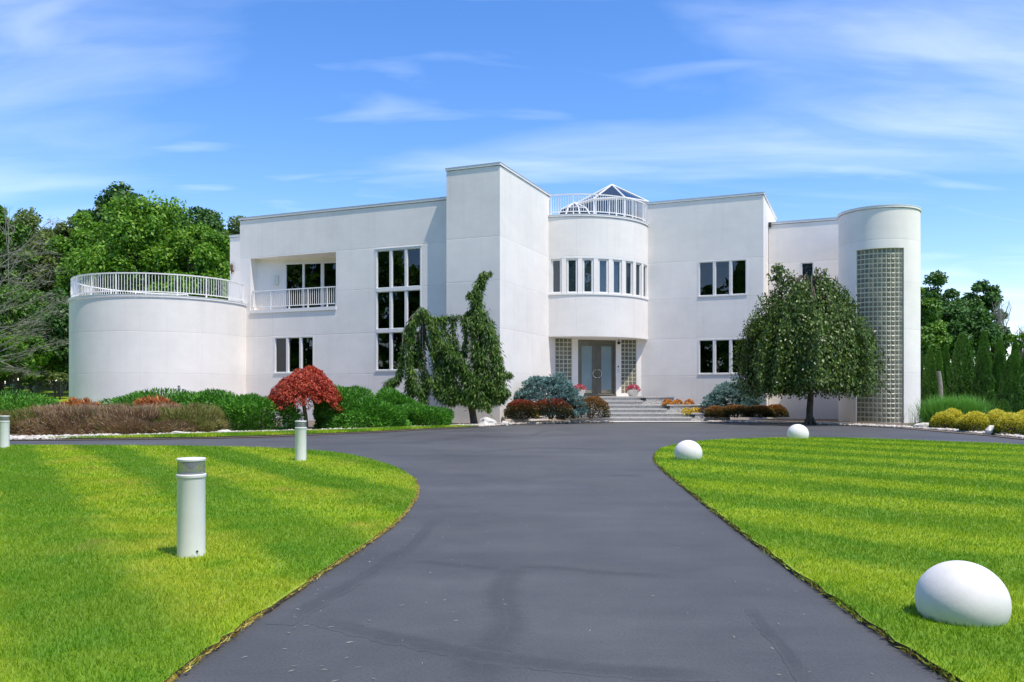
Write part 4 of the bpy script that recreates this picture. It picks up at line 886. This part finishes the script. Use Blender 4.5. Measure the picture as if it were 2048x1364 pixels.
for pts, r0, r1, dz, wt in cords:
    c_ = np.array([PX(x, y, YS+dz) for x, y in cr(pts, 8)]); k = len(c_); nl = int(wt*(40+np.linalg.norm(np.diff(c_, axis=0), axis=1).sum()*(r0+r1)*.5/50*700)*4.2)
    i = rng.integers(0, k-1, nl); t2 = rng.random(nl)[:, None]; q = c_[i]*(1-t2)+c_[i+1]*t2; rad = (r0+(r1-r0)*(i/k))/50.3
    d = rdir(nl); q = q+d*(rad*1.12*rng.random(nl)**.6*np.where(rng.random(nl) < .12, 1.5, 1))[:, None]*np.array([[1, 1.1, .9]]); Ps.append(q)
    As.append(d*np.array([[.7, .7, .2]])+np.array([[0, 0, -.75]])+rng.normal(0, .28, (nl, 3)))
P = np.concatenate(Ps)-base_; A = np.concatenate(As); leaves('foliage', P, A, rdir(len(P))+np.array([[0, -.4, .5]]), .19, .036, M['spruce'], t_)
mb = MB(); S3 = lambda L, Y=YS: [tuple(PX(x, y, Y)-base_) for x, y in L]
limb(mb, S3([(949, 852), (945, 825), (941, 800), (950, 760), (962, 690), (955, 630), (953, 590), (966, 552)]), .16, .015, 10)
limb(mb, S3([(944, 810), (900, 760), (860, 700), (848, 650), (842, 617)]), .11, .03, 8)
mb.build('trunk', M['bark'], t_, True)
mb = MB()
for x0, pts in enumerate([[(842, 617), (828, 630), (818, 660), (814, 700)], [(842, 617), (834, 640), (831, 690)], [(842, 617), (845, 650), (845, 700)], [(843, 617), (854, 632), (862, 660), (866, 690)], [(843, 617), (860, 624), (872, 650), (880, 690)], [(842, 617), (838, 640), (840, 680)], [(842, 617), (822, 634), (808, 660), (804, 700)]]):
    limb(mb, S3(pts, YS-.15), .026, .012, 5)
limb(mb, S3([(945, 642), (915, 637), (872, 641)]), .035, .015, 6); mb.build('bare_branches', M['bark_grey'], t_)
# ------------------------------------------------------------------ weeping broadleaf tree
TX, TY = 12.1, 34.0
t_ = empty('weeping_mulberry', (TX, TY, 0), 0, 'umbrella-shaped weeping tree with glossy dark leaves by the stair tower', 'tree')
Ps, As, Ns = [], [], []; sc_ = TY/F_PX; twig = MB()
fA = np.random.default_rng(3).uniform(0, 6.28, 8)
tops = []; CLW = []
for i in range(2350):
    if i < 88: CLW.append((random.uniform(0, 2*math.pi), random.random()**.42*1.03, random.uniform(-.55, .45), random.uniform(-.3, .6)))
    cl = random.choice(CLW); a = cl[0]+random.gauss(0, .12)/max(.3, cl[1]); q = min(1.06, max(.03, cl[1]+random.gauss(0, .06)))
    wob = 1+.07*math.sin(3*a+fA[0])+.05*math.sin(7*a+fA[1])+.04*math.sin(13*a+fA[2])
    rad = 2.66*q*wob*(1+.05*math.sin(21*a))
    zt = np.interp(q, [0, .3, .55, .75, .9, 1], [5.75, 5.65, 5.35, 4.9, 4.35, 3.7])+random.uniform(-.2, .2)+cl[2]
    zb = 1.2+max(-.1, cl[3]*.6)+random.uniform(-.1, .25); 
    if random.random() < .35: zb += random.uniform(.3, 1.6)
    if math.cos(a) > .7 and q > .75: zt = min(zt, 4.0)
    L = max(.3, zt-zb); m_ = int(L*random.uniform(8, 14)); tt = np.sort(rng.random(m_))
    rr = rad*(1-.16*(1-tt)**2)+np.where(tt > .7, -.12*(tt-.7), 0)
    x = rr*math.cos(a)+rng.normal(0, .07, m_); y = rr*.78*math.sin(a)+rng.normal(0, .07, m_); z = zt-L*tt+rng.normal(0, .04, m_)
    Ps.append(np.stack([x, y, z], 1)); d = np.array([[math.cos(a), math.sin(a), 0]])
    As.append(d*.25+np.array([[0, 0, -.8]])+rng.normal(0, .35, (m_, 3))); Ns.append(d*.9+np.array([[0, 0, .35]])+rng.normal(0, .5, (m_, 3)))
    if i % 24 == 0: tops.append((rad*.84*math.cos(a), rad*.66*math.sin(a), zt))
def puff(cx, cy, cz, r, m_):
    d = rdir(m_); Ps.append(np.array([[cx, cy, cz]])+d*(r*rng.random(m_)**.5)[:, None]*np.array([[1, 1, 1.2]])); As.append(rng.normal(0, .6, (m_, 3))+np.array([[0, 0, -.5]])); Ns.append(d+rng.normal(0, .5, (m_, 3)))
for a in ((-1.35, 0, 6.0, .42, 260), (-1.25, 0, 6.3, .25, 110), (-1.0, -.2, 5.75, .5, 260), (.62, 0, 6.15, .18, 40), (.45, 0, 5.95, .18, 40), (1.65, -.2, 4.75, .22, 60), (2.0, -.2, 3.9, .45, 220), (2.35, -.1, 3.5, .35, 140), (-2.3, -.3, 4.0, .5, 260), (-1.9, -.2, 4.8, .45, 220), (1.0, -.3, 5.2, .5, 220), (.25, 0, 6.25, .1, 15)): puff(*a)
P, A, NN = map(np.concatenate, (Ps, As, Ns)); leaves('crown', P, A, NN, .125, .07, M['weep'], t_)
mb = MB(); limb(mb, [(.0, 0, -.05), (-.02, 0, .5), (.02, 0, 1.3), (-.05, 0, 3.0), (-.1, 0, 4.6), (-.08, 0, 5.9)], .15, .06, 10)
for i in range(7): a = i*.9; limb(mb, [(.38*math.cos(a), .38*math.sin(a), -.03), (.2*math.cos(a), .2*math.sin(a), .06), (.09*math.cos(a), .09*math.sin(a), .3)], .05, .06, 6)
mb.build('trunk', M['bark'], t_, True)
mb = MB()
for i, tp in enumerate(tops): limb(mb, [(-.08, 0, random.uniform(4.0, 5.7)), (tp[0]*.45, tp[1]*.45, min(5.95, tp[2]+.6)), (tp[0]*.85, tp[1]*.85, tp[2]+.2), tp], .04, .008, 5)
for p in ([(-.1, 0, 5.9), (-.5, 0, 5.9), (-.9, 0, 5.75), (-1.3, 0, 5.5)], [(-.1, 0, 5.9), (-.15, 0, 6.12), (-.1, 0, 6.2)], [(-.1, 0, 5.85), (.5, 0, 5.75), (1.0, 0, 5.7), (1.35, 0, 5.4)], [(.3, 0, 5.7), (.55, 0, 6.0), (.7, 0, 6.3)], [(-1.0, 0, 5.6), (-1.25, 0, 6.0), (-1.3, 0, 6.35)], [(.8, 0, 5.6), (1.0, 0, 5.85), (1.05, 0, 6.05)]): limb(mb, p, .035, .01, 6)
mb.build('branches', M['bark'], t_)
# ------------------------------------------------------------------ blue spruces and barberries
def bluespruce(x, y, z, rx, ry, h, nt, label, seed):
    t_ = empty('blue_spruce', (x, y, z), 0, label, 'shrub', 'dwarf blue spruces by the stairs')
    nc = 240; DC_ = rdir(nc); DC_[:, 2] = np.abs(DC_[:, 2])*1.05-.1; DC_ = unit(DC_); f1 = pnoise(seed)
    k = (1+.12*f1(DC_*1.5))*rng.uniform(.78, 1.0, nc); PC = DC_*np.array([[rx, ry, h]])*k[:, None]; ci = rng.integers(0, nc, nt)
    E = rdir(nt); E[:, 2] = np.abs(E[:, 2])*.8; D = unit(DC_[ci]*.7+E*.8); P0 = PC[ci]+(E*np.array([[.24, .24, .17]])+DC_[ci]*.05)*(.5+.5*rng.random(nt))[:, None]; P0[:, 2] = np.maximum(P0[:, 2], .04); m_ = 6
    ax = D+np.array([[0, 0, .25]])+rng.normal(0, .25, (nt, 3)); ax = unit(ax)
    P = np.repeat(P0, m_, 0); A = np.repeat(ax, m_, 0)+rng.normal(0, .5, (nt*m_, 3)); A = unit(A); P = P+A*.05
    leaves('foliage', P, A, rdir(nt*m_)+np.repeat(D, m_, 0), .125, .036, M['blue'], t_, np.clip(np.repeat(rng.random(nt)*.7, m_)+.3*rng.random(nt*m_), 0, 1))
    mb = MB()
    for i in range(10): a = i*.63; limb(mb, [(0, 0, -.04), (rx*.4*math.cos(a), ry*.4*math.sin(a), h*.25), (rx*.8*math.cos(a), ry*.8*math.sin(a), h*(.2+.5*(i % 2)))], .05, .015, 6)
    mb.build('branches', M['bark'], t_)
bluespruce(1.62, 36.15, .35, 1.5, 1.25, 1.55, 6200, 'big wide dwarf blue spruce left of the entrance stairs', 3)
bluespruce(10.15, 38.3, .35, 1.32, 1.1, 1.42, 5200, 'rounded dwarf blue spruce below the ground-floor blinds', 8)
BG = 'clipped barberry bushes'
for i, (x, y, rx, ry, h, m_, lab) in enumerate([
    (.42, 34.68, .72, .5, .98, 'barb', 'red-topped barberry at the corner of the chimney tower'), (1.62, 35.0, .92, .5, 1.0, 'barb', 'red-topped barberry in front of the big blue spruce'),
    (3.42, 36.35, .82, .7, 1.16, 'barb_o', 'round bronze barberry at the foot of the stairs'),
    (9.1, 37.35, .55, .5, .68, 'barb_o', 'bronze barberry next to the yellow flowers'), (9.95, 37.2, .75, .5, .74, 'barb_o', 'bronze barberry in front of the rounded blue spruce'),
    (10.95, 37.0, .74, .5, .74, 'barb_o', 'golden-bronze barberry beside the weeping tree crown'), (11.75, 37.3, .58, .45, .74, 'barb_o', 'shaded dark barberry under the weeping tree')]):
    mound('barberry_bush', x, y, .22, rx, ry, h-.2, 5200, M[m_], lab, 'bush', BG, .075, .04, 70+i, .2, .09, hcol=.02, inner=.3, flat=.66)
    o = [q for q in col.objects if q.name.startswith('stems')][-1]
# ------------------------------------------------------------------ potted and bedded flowers
def flowers(parent, name, x, y, z, rx, ry, h, n, mat, s=.06):
    D = rdir(n); D[:, 2] = np.abs(D[:, 2]); P = D*np.array([[rx, ry, h]])*(1-.25*rng.random(n))[:, None]+np.array([[x, y, z]])
    leaves(name, P, rng.normal(size=(n, 3)), D+rng.normal(0, .4, (n, 3)), s, s*.9, mat, parent)
for x, y, lab in ((5.78, 40.0, 'white bowl planter with pink and red flowers right of the door'), (3.2, 39.9, 'white bowl planter of pink flowers left of the door behind the spruce')):
    t_ = empty('flower_bowl', (x, y, 1.136), 0, lab, 'planter', 'flower bowls on the landing')
    MB().lathe([(.17, 0), (.2, .02), (.29, .26), (.32, .3), (.30, .31), (.26, .27)], 28).build('bowl', M['ball'], t_, True)
    flowers(t_, 'flowers', 0, 0, .28, .36, .3, .3, 420, M['pink'], .085); flowers(t_, 'leaves', 0, 0, .25, .32, .28, .2, 160, M['tr_bright'], .08)
for x, y, z, m_, lab in ((7.25, 38.98, .66, 'orange', 'orange flowers at the stair end of the middle tier'), (7.72, 39.0, .66, 'orange', 'orange and yellow flowers in the centre of the middle tier'), (8.25, 39.0, .66, 'orange', 'orange flowers at the outer end of the middle tier'), (8.0, 38.4, .28, 'yellow', 'yellow flowers beside the lowest step light'), (8.42, 38.42, .28, 'yellow', 'yellow flowers in the lowest planter tier'), (8.75, 38.4, .28, 'orange', 'orange flowers in the lowest planter tier')):
    t_ = empty('bedding_flowers', (x, y, z), 0, lab, 'flowers', 'bedding flowers in the planter tiers'); flowers(t_, 'flowers', 0, 0, .04, .27, .18, .33, 260, M[m_], .075); flowers(t_, 'leaves', 0, 0, 0, .2, .14, .17, 60, M['tr_bright'], .07)
t_ = empty('bedding_flowers', (1.0, 34.55, .05), 0, 'small yellow flowers between the red-topped barberries', 'flowers', 'bedding flowers in the planter tiers'); flowers(t_, 'flowers', 0, 0, .2, .14, .1, .3, 50, M['yellow'], .06)
# ------------------------------------------------------------------ right-hand bed
for i, (x, y, r_, h, lab) in enumerate([(14.95, 29.0, .46, .62, 'golden shrub beside the smooth pale boulder'), (15.55, 29.6, .48, .68, 'golden shrub at the foot of the ornamental grass'), (15.3, 28.2, .36, .5, 'smallest golden shrub between two larger ones'), (14.72, 26.6, .46, .66, 'round golden shrub standing forward of the row'),
                                  (16.0, 27.6, .5, .66, 'golden shrub behind the drive-side boulder'), (14.62, 24.5, .5, .66, 'golden shrub right beside the drive-side boulder'), (15.7, 25.6, .55, .72, 'large golden shrub behind the drive-side pair'), (14.75, 23.3, .5, .62, 'golden shrub at the end of the row')]):
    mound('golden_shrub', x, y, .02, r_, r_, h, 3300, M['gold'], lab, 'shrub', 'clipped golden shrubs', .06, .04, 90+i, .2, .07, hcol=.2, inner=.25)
t_ = empty('ornamental_grass', (16.7, 31.6, 0), 0, 'wide fountain of bright green ornamental grass beside the stair tower', 'grass clump')
n = 5200; a = rng.uniform(0, 2*math.pi, n); bx = rng.normal(0, .5, n); by = rng.normal(0, .3, n); H_ = rng.uniform(.7, 1.25, n); O_ = rng.uniform(.2, 1.0, n)
wv = np.stack([-np.sin(a), np.cos(a), 0*a], 1)*rng.uniform(.006, .011, n)[:, None]; pts = []
for q in (0, .35, .7, 1): pts.append(np.stack([bx+np.cos(a)*O_*q**1.8*1.1, by+np.sin(a)*O_*.8*q**1.8, H_*(1.35*q-.42*q**3*(.4+O_))], 1))
V = np.concatenate([np.stack([pts[k]-wv*(1-k*.3), pts[k]+wv*(1-k*.3), pts[k+1]+wv*(1-(k+1)*.3), pts[k+1]-wv*(1-(k+1)*.3)], 1).reshape(-1, 3) for k in range(3)])
link('blades', np_mesh('blades', V, 4, M['ogr'], np.tile(rng.random(n), 3)), t_)
def arb(x, y, h, r_, n, label, seed):
    t_ = empty('arborvitae', (x, y, 0), 0, label, 'tree', 'arborvitae screen')
    q = rng.random(n); a = rng.uniform(0, 2*math.pi, n); f1 = pnoise(seed, 8)
    D = np.stack([np.cos(a), np.sin(a), q*2.2], 1); prof = np.minimum(1, (1-q)**.62*1.15)*np.minimum(1, .75+q*1.2)
    rr = r_*prof*(1+.14*f1(D*1.6)+.13*pnoise(seed+7, 10)(D*np.array([[4.5, 4.5, 5]])))*(1-.28*rng.random(n)**2)
    P = np.stack([rr*np.cos(a), rr*np.sin(a), .1+q*(h-.1)], 1); A = np.stack([np.cos(a)*.5, np.sin(a)*.5, np.full(n, .9)], 1)+rng.normal(0, .3, (n, 3)); NN = np.stack([np.cos(a), np.sin(a), .3+0*a], 1)+rng.normal(0, .38, (n, 3))
    leaves('foliage', P, A, NN, .19, .085, M['arb'], t_, np.clip(rng.random(n)*.55+.35*random.random()+.15*q, 0, 1))  # sprays paler with height: lit tops put into the leaf colour
    MB().tube([(0, 0, -.05), (0, 0, h*.8)], [.09, .02], 7).build('trunk', M['bark'], t_)
def pxX(x, Y): return (x-1024)/F_PX*Y
for i, (x, top, wpx, Y, lab) in enumerate([(1838, 702, 26, 43, 'slim dark arborvitae half hidden by the stair tower'), (1860, 698, 32, 42, 'narrow arborvitae left of the grey stump'), (1878, 703, 20, 44.5, 'small tufted arborvitae above the grey stump'), (1893, 692, 22, 45, 'thin dark arborvitae in the gap behind the grey stump'),
        (1925, 668, 62, 40, 'tallest broad arborvitae behind the ornamental grass'), (1966, 696, 46, 38.5, 'tapering arborvitae leaning out over the end of the ornamental grass'), (1968, 664, 42, 47, 'back-row arborvitae peeping over the tallest one'), (2000, 680, 36, 46, 'back-row arborvitae below the dead tree'),
        (2000, 703, 44, 40, 'middle arborvitae with ragged sides'), (2024, 712, 58, 36.5, 'wide shaggy arborvitae above the golden shrubs'), (2030, 683, 32, 45, 'back-row arborvitae under the thin bare branches'), (2052, 705, 34, 42, 'arborvitae at the end of the screen'), (2006, 802, 34, 33.5, 'low round arborvitae seedling by the golden shrubs')]):
    h = EYE+(HOR-top)/F_PX*Y; arb(pxX(x, Y), Y, h, wpx/2/F_PX*Y*1.0, int(4500+h*1500), lab, 200+i)
t_ = MB(); limb(t_, [(pxX(1878, 42.5), 42.5, -.05), (pxX(1877, 42.5), 42.5, .7), (pxX(1879, 42.5), 42.5, 1.5), (pxX(1876, 42.5), 42.5, 2.4)], .26, .12, 9); tag(t_.build('tree_stump', M['bark_grey'], None, True), 'grey bare stump standing between the narrow arborvitae', 'stump')
# ------------------------------------------------------------------ background trees
def tree(name, x, y, top, width, mat, label, n, seed, ls=.3, zlow=None, group=None, ncl=46, bark='bark', flat=1.0):
    z0 = hz(x, y); t_ = empty(name, (x, y, z0), 0, label, 'tree', group); H_ = top-z0; rs = np.random.default_rng(seed); n = int(n*.95); ls *= .95
    zl = H_*.22 if zlow is None else zlow; cz = (H_+zl)/2; rz_ = (H_-zl)/2; rx = width/2
    d = rs.normal(size=(ncl, 3)); d = d/np.linalg.norm(d, axis=1, keepdims=True); q = rs.uniform(.45, .92, ncl)
    C = d*np.array([[rx, rx*.85, rz_]])*q[:, None]; C[:, 2] += cz; rc = rs.uniform(.15, .27, ncl)*min(rx*2, rz_*2)*.72
    top_i = np.argmax(C[:, 2]); C[top_i, 2] += (H_-rc[top_i])-C[top_i, 2]
    w_ = rc**2; idx = rs.choice(ncl, n, p=w_/w_.sum()); D = rs.normal(size=(n, 3)); D[:, 2] += .35; D = D/np.linalg.norm(D, axis=1, keepdims=True)
    k = rs.random(n)**.4; f1 = pnoise(seed+3, 9); P = C[idx]+D*(rc[idx]*k*(1+.28*f1(D*2.6+idx[:, None]*.7)))[:, None]*np.array([[1, 1, .78*flat]])
    A = D*.6+rs.normal(0, .5, (n, 3))-np.array([[0, 0, .35]]); NN = D+np.array([[0, 0, .45]])+rs.normal(0, .5, (n, 3))
    leaves('crown', P, A, NN, ls, ls*.62, M[mat], t_, np.clip(rs.random(n)*.75+.25*rs.random(ncl)[idx], 0, 1))
    mb = MB(); r0 = .018*H_+.05; limb(mb, [(0, 0, -.1), (.1, 0, H_*.2), (-.1, .1, H_*.45), (0, 0, H_*.75)], r0, r0*.25, 8); mb.build('trunk', M[bark], t_, True)
    mb = MB()
    for i in range(0, ncl, 2): limb(mb, [(0, 0, H_*random.uniform(.2, .5)), tuple(C[i]*np.array([.5, .5, .85])), tuple(C[i])], r0*.3, r0*.08, 5)
    mb.build('branches', M[bark], t_)
def ptree(name, px, top, wpx, Y, mat, label, n, seed, ls=.3, low=760, group='trees behind the round terrace', **k):
    x = pxX(px, Y); z0 = hz(x, Y); tree(name, x, Y, EYE+(HOR-top)/F_PX*Y, wpx/F_PX*Y, mat, label, n, seed, ls, max(.3, EYE+(HOR-low)/F_PX*Y-z0), group, **k)
ptree('dark_oak', 240, 366, 150, 76, 'tr_dark', 'tall dark tree whose crown tops all others behind the terrace', 15000, 1, .38, low=520)
ptree('dark_oak', 380, 405, 170, 74, 'tr_dark', 'dark tree between the big maple and the house roof', 15000, 2, .38, low=560)
ptree('maple_tree', 285, 392, 250, 60, 'tr_bright', 'large bright green maple directly behind the round terrace', 34000, 3, .30, low=690, ncl=80)
ptree('maple_tree', 390, 440, 190, 58, 'tr_bright', 'bright maple between the big one and the house corner', 22000, 4, .28, low=690, ncl=60)
ptree('maple_tree', 185, 425, 150, 62, 'tr_bright', 'narrow bright maple at the left shoulder of the big maple', 18000, 5, .30, low=700, ncl=50)
ptree('olive_tree', 462, 430, 130, 64, 'tr_olive', 'pale olive-green tree peeping out at the house corner', 13000, 6, .30, low=640)
ptree('olive_tree', 78, 412, 140, 66, 'tr_olive', 'grey-olive tree with a feathery top left of the maples', 26000, 7, .26, low=640, ncl=90)
ptree('olive_tree', 135, 432, 110, 70, 'tr_olive', 'feathery olive tree behind the narrow maple', 20000, 8, .26, low=620, ncl=80)
ptree('tall_tree', 0, 405, 120, 62, 'tr_mid', 'mid-green tree with high crown beyond the lichen-grey branches', 26000, 9, .30, low=640, ncl=80)
ptree('tall_tree', -50, 415, 150, 64, 'tr_mid', 'mid-green tree at the end of the wood by the lichen-grey branches', 18000, 10, .32, low=700, ncl=80)
ptree('understorey_tree', 40, 560, 150, 56, 'tr_mid', 'leafy understorey tree below the feathery olive tree', 17000, 11, .26, low=745, ncl=60)
ptree('understorey_tree', 120, 570, 140, 55, 'tr_dark', 'dark understorey tree tight beside the round terrace', 15000, 12, .26, low=765, ncl=60)
ptree('understorey_tree', 30, 660, 140, 50, 'tr_bright', 'low bright tree with fresh leaves behind the iron fence', 14000, 13, .22, low=752, ncl=60)
ptree('understorey_tree', -40, 600, 150, 54, 'tr_dark', 'shaded understorey tree behind the lichen-grey branches', 10000, 14, .28, low=760)
for i, (px, top, wd, Y, m_) in enumerate([(-20, 690, 130, 60, 'tr_mid'), (60, 700, 120, 62, 'tr_dark'), (135, 690, 120, 61, 'tr_mid'), (-70, 650, 130, 57, 'tr_mid'), (15, 620, 120, 66, 'tr_dark'), (170, 640, 140, 66, 'tr_dark'), (95, 640, 130, 64, 'tr_mid'), (90, 500, 150, 72, 'tr_mid'), (20, 480, 150, 70, 'tr_bright'), (-150, 470, 190, 62, 'tr_mid'), (-260, 500, 200, 66, 'tr_bright')]):
    ptree('thicket_tree', px, top, wd, Y, m_, ['shaded bushy thicket tree seen between the lichen-grey branches', 'low thicket tree right behind the middle of the iron fence', 'thicket tree tight beside the round terrace wall', 'thicket tree at the far end of the fence', 'dark thicket tree below the feathery olive tree', 'dark thicket tree mostly hidden by the round terrace', 'mid-green thicket tree between two darker ones', 'mid-green tree below the feathery olive treetops', 'bright tree beyond the bare treetop', 'mid-green tree beyond the larch trunk', 'bright tree at the outer end of the wood past the larch'][i], 9000, 60+i, .28, low=800 if i < 7 else 640, ncl=50)
ptree('hedge_tree', 108, 742, 80, 51.5, 'tr_olive', 'low clipped leafy hedge tree over the iron fence', 7000, 15, .16, low=776, flat=.7)
ptree('hedge_tree', 62, 746, 60, 52.5, 'tr_bright', 'bright low hedge tree at the shaded end of the fence', 4500, 16, .16, low=774, flat=.7)
RG = 'trees behind the arborvitae'
ptree('walnut_tree', 1880, 538, 110, 62, 'tr_dark', 'tall dark tree with gaps in its crown behind the stair tower', 12000, 21, .27, low=720, group=RG, ncl=44)
ptree('walnut_tree', 1958, 558, 92, 64, 'tr_dark', 'tall dark tree next to the dead tree', 10000, 22, .27, low=700, group=RG, ncl=40)
ptree('walnut_tree', 1915, 600, 150, 58, 'tr_dark', 'broad dark tree filling the gap between the two tall ones', 14000, 23, .27, low=730, group=RG, ncl=50)
ptree('walnut_tree', 1840, 570, 80, 56, 'tr_mid', 'tree mostly hidden behind the stair tower', 8000, 24, .27, low=720, group=RG)
ptree('walnut_tree', 1865, 640, 70, 52, 'tr_mid', 'lighter small tree behind the slim arborvitae', 6000, 25, .24, low=740, group=RG)
ptree('walnut_tree', 1990, 640, 60, 60, 'tr_dark', 'small dark tree below the dead tree', 5000, 26, .26, low=740, group=RG)
ptree('walnut_tree', 2042, 655, 44, 56, 'tr_mid', 'sparse tree at the end of the arborvitae screen', 900, 27, .26, low=700, group=RG, ncl=12)
def deadtree(px, Y, top, seed, label, nb=9, spread=26, tr0=.12):
    x = pxX(px, Y); t_ = empty('dead_tree', (x, Y, 0), 0, label, 'tree', 'bare dead trees'); H_ = EYE+(HOR-top)/F_PX*Y; rs = random.Random(seed); s_ = Y/F_PX
    mb = MB(); limb(mb, [(0, 0, -.05), (.05, 0, H_*.4), (-.05, 0, H_*.7), (0, 0, H_*.9)], tr0, .025, 7); mb.build('trunk', M['bark_grey'], t_, True)
    mb = MB()
    for i in range(nb):
        a = rs.uniform(-1, 1)*spread*s_; z = H_*rs.uniform(.55, .8); zt = H_*rs.uniform(.85, 1.0); limb(mb, [(0, 0, z), (a*.5, rs.uniform(-.4, .4), z+(zt-z)*.35), (a, rs.uniform(-.5, .5), zt)], .04, .010, 5)
        for j in range(3): b = a*rs.uniform(.4, .9); limb(mb, [(b, 0, z+(zt-z)*.5), (b+rs.uniform(-.3, .3), 0, z+(zt-z)*.8), (b+rs.uniform(-.5, .5), 0, z+(zt-z)*1.0)], .018, .007, 4)
    mb.build('branches', M['bark_grey'], t_)
deadtree(2001, 58, 594, 4, 'leafless grey tree standing up above the arborvitae', 12, 22)
deadtree(2040, 57, 640, 9, 'thin leafless tree at the end of the arborvitae screen', 6, 14)
deadtree(18, 58, 390, 12, 'thin bare treetop rising above the wood', 3, 16, .03)
# lichen-grey larch reaching in
LY = 45.0; x0 = pxX(-60, LY); lz = hz(x0, LY)
t_ = empty('lichen_larch', (x0, LY, lz), 0, 'old larch with lichen-grey drooping branches and sparse needles', 'tree'); b0 = np.array([x0, LY, lz])
mb = MB(); limb(mb, [(0, 0, -.1), (.1, 0, 3), (0, 0, 7), (.1, 0, 10)], .3, .08, 10); mb.build('trunk', M['bark_grey'], t_, True)
mb = MB(); Ps, As = [], []
M['lich'] = foliage('lichen_twigs', [(.11, .10, .07), (.19, .18, .14), (.27, .26, .21), (.12, .18, .05)], .1, nscale=1.5)
for i, (ya, xe, ye) in enumerate([(560, 95, 440), (540, 70, 478), (560, 85, 500), (590, 75, 530), (620, 105, 535), (640, 80, 560), (650, 90, 585), (690, 110, 600), (680, 60, 640), (700, 125, 596), (720, 100, 620), (700, 75, 655), (730, 60, 665), (740, 115, 678), (750, 85, 690), (760, 40, 735), (745, 60, 742), (600, 40, 500), (660, 30, 560)]):
    Yb = LY+random.uniform(-2, 2); pts = [PX(-60, ya-30, LY), PX(-10, ya-25, (LY+Yb)/2), PX(xe*.5, (ya+ye)/2-8, Yb), PX(xe, ye+6, Yb), PX(xe+14, ye+4, Yb)]
    limb(mb, [tuple(p-b0) for p in pts], .035, .008, 5); c_ = np.array(cr([tuple(p) for p in pts], 8))[10:]
    m_ = 150; k = rng.integers(0, len(c_)-1, m_); tt = rng.random(m_)[:, None]; q = c_[k]*(1-tt)+c_[k+1]*tt; off = rng.normal(0, 1, (m_, 3))*np.array([[.28, .5, .10]])
    Ps.append(q+off); dd = unit(c_[k+1]-c_[k]); As.append(dd*.8+off*.5+rng.normal(0, .35, (m_, 3))+np.array([[0, 0, .1]]))
mb.build('branches', M['bark_grey'], t_); P = np.concatenate(Ps)-b0; leaves('twigs', P, np.concatenate(As), rdir(len(P)), .36, .026, M['lich'], t_)
# ------------------------------------------------------------------ iron fence
FX0, FX1, FY = -32.5, -25.2, 50.0
t_ = empty('iron_fence', (FX0, FY, hz(-29, FY)), 0, 'black iron picket fence in front of the hedge trees', 'fence'); L = FX1-FX0; FH = 1.08
pm = MB().box(-.009, .009, -.009, .009, 0, FH).mesh('picket', M['black_metal']); po = MB().box(-.035, .035, -.035, .035, -.1, FH+.08).mesh('post', M['black_metal'])
for k in range(int(L/.12)+1):
    x = k*.12; link('post' if k % 20 == 6 else 'picket', po if k % 20 == 6 else pm, t_, (x, 0, 0))
for z in (.12, FH-.14): MB().box(0, L, -.014, .014, z, z+.035).build('rail', M['black_metal'], t_)

# ------------------------------------------------------------------ clippings and grit on the drive
n = 150; Y = 3.2+9*rng.random(n)**1.6; X = np.where(rng.random(n) < .75, -1.35+.55*np.abs(rng.normal(0, 1, n)), 1.75-.5*np.abs(rng.normal(0, 1, n)))
k = (X > -1.05-.05*np.abs(Y-8)) & (X < 1.8); X, Y = X[k], Y[k]; n = len(X); a = rng.uniform(0, 6.28, n)
M['clip'] = foliage('dry_clippings', [(.22, .26, .10), (.45, .42, .28), (.6, .58, .5), (.12, .10, .07)], .1)
tag(leaves('grass_clippings', np.stack([X, Y, np.full(n, .006)], 1), np.stack([np.cos(a), np.sin(a), rng.normal(0, .06, n)], 1), np.array([[0, 0, 1.0]])+rng.normal(0, .15, (n, 3)), .035, .005, M['clip'], None), 'scattered dry grass clippings on the drive edge', 'clippings', kind='stuff')
n = 60; P = np.stack([rng.uniform(-1.0, 2.0, n), 3.3+18*rng.random(n)**1.4, np.full(n, .002)], 1)
o = stones('grit', P, rng.uniform(.002, .0055, n), 'loose grit scattered over the asphalt drive', M['gravel'])

# ------------------------------------------------------------------ the wood across the road, which the window panes mirror
n = 15000; a = rng.uniform(R(176), R(290), n); rr = 76+rng.normal(0, 2.2, n); X = rr*np.cos(a); Y = 36+rr*np.sin(a); top = 21+3*np.sin(a*16)+2.5*np.sin(a*41+1)+1.5*np.sin(a*97); Z = top*rng.random(n)**.7
leaves('distant_wood', np.stack([X, Y, Z], 1), rdir(n), rdir(n)+np.array([[.4, .4, .5]]), 2.0, 1.4, M['tr_mid'], None, kind='stuff')
tag([o for o in col.objects if o.name.startswith('distant_wood')][0], 'row of leafy trees mirrored in the window panes', 'wood')
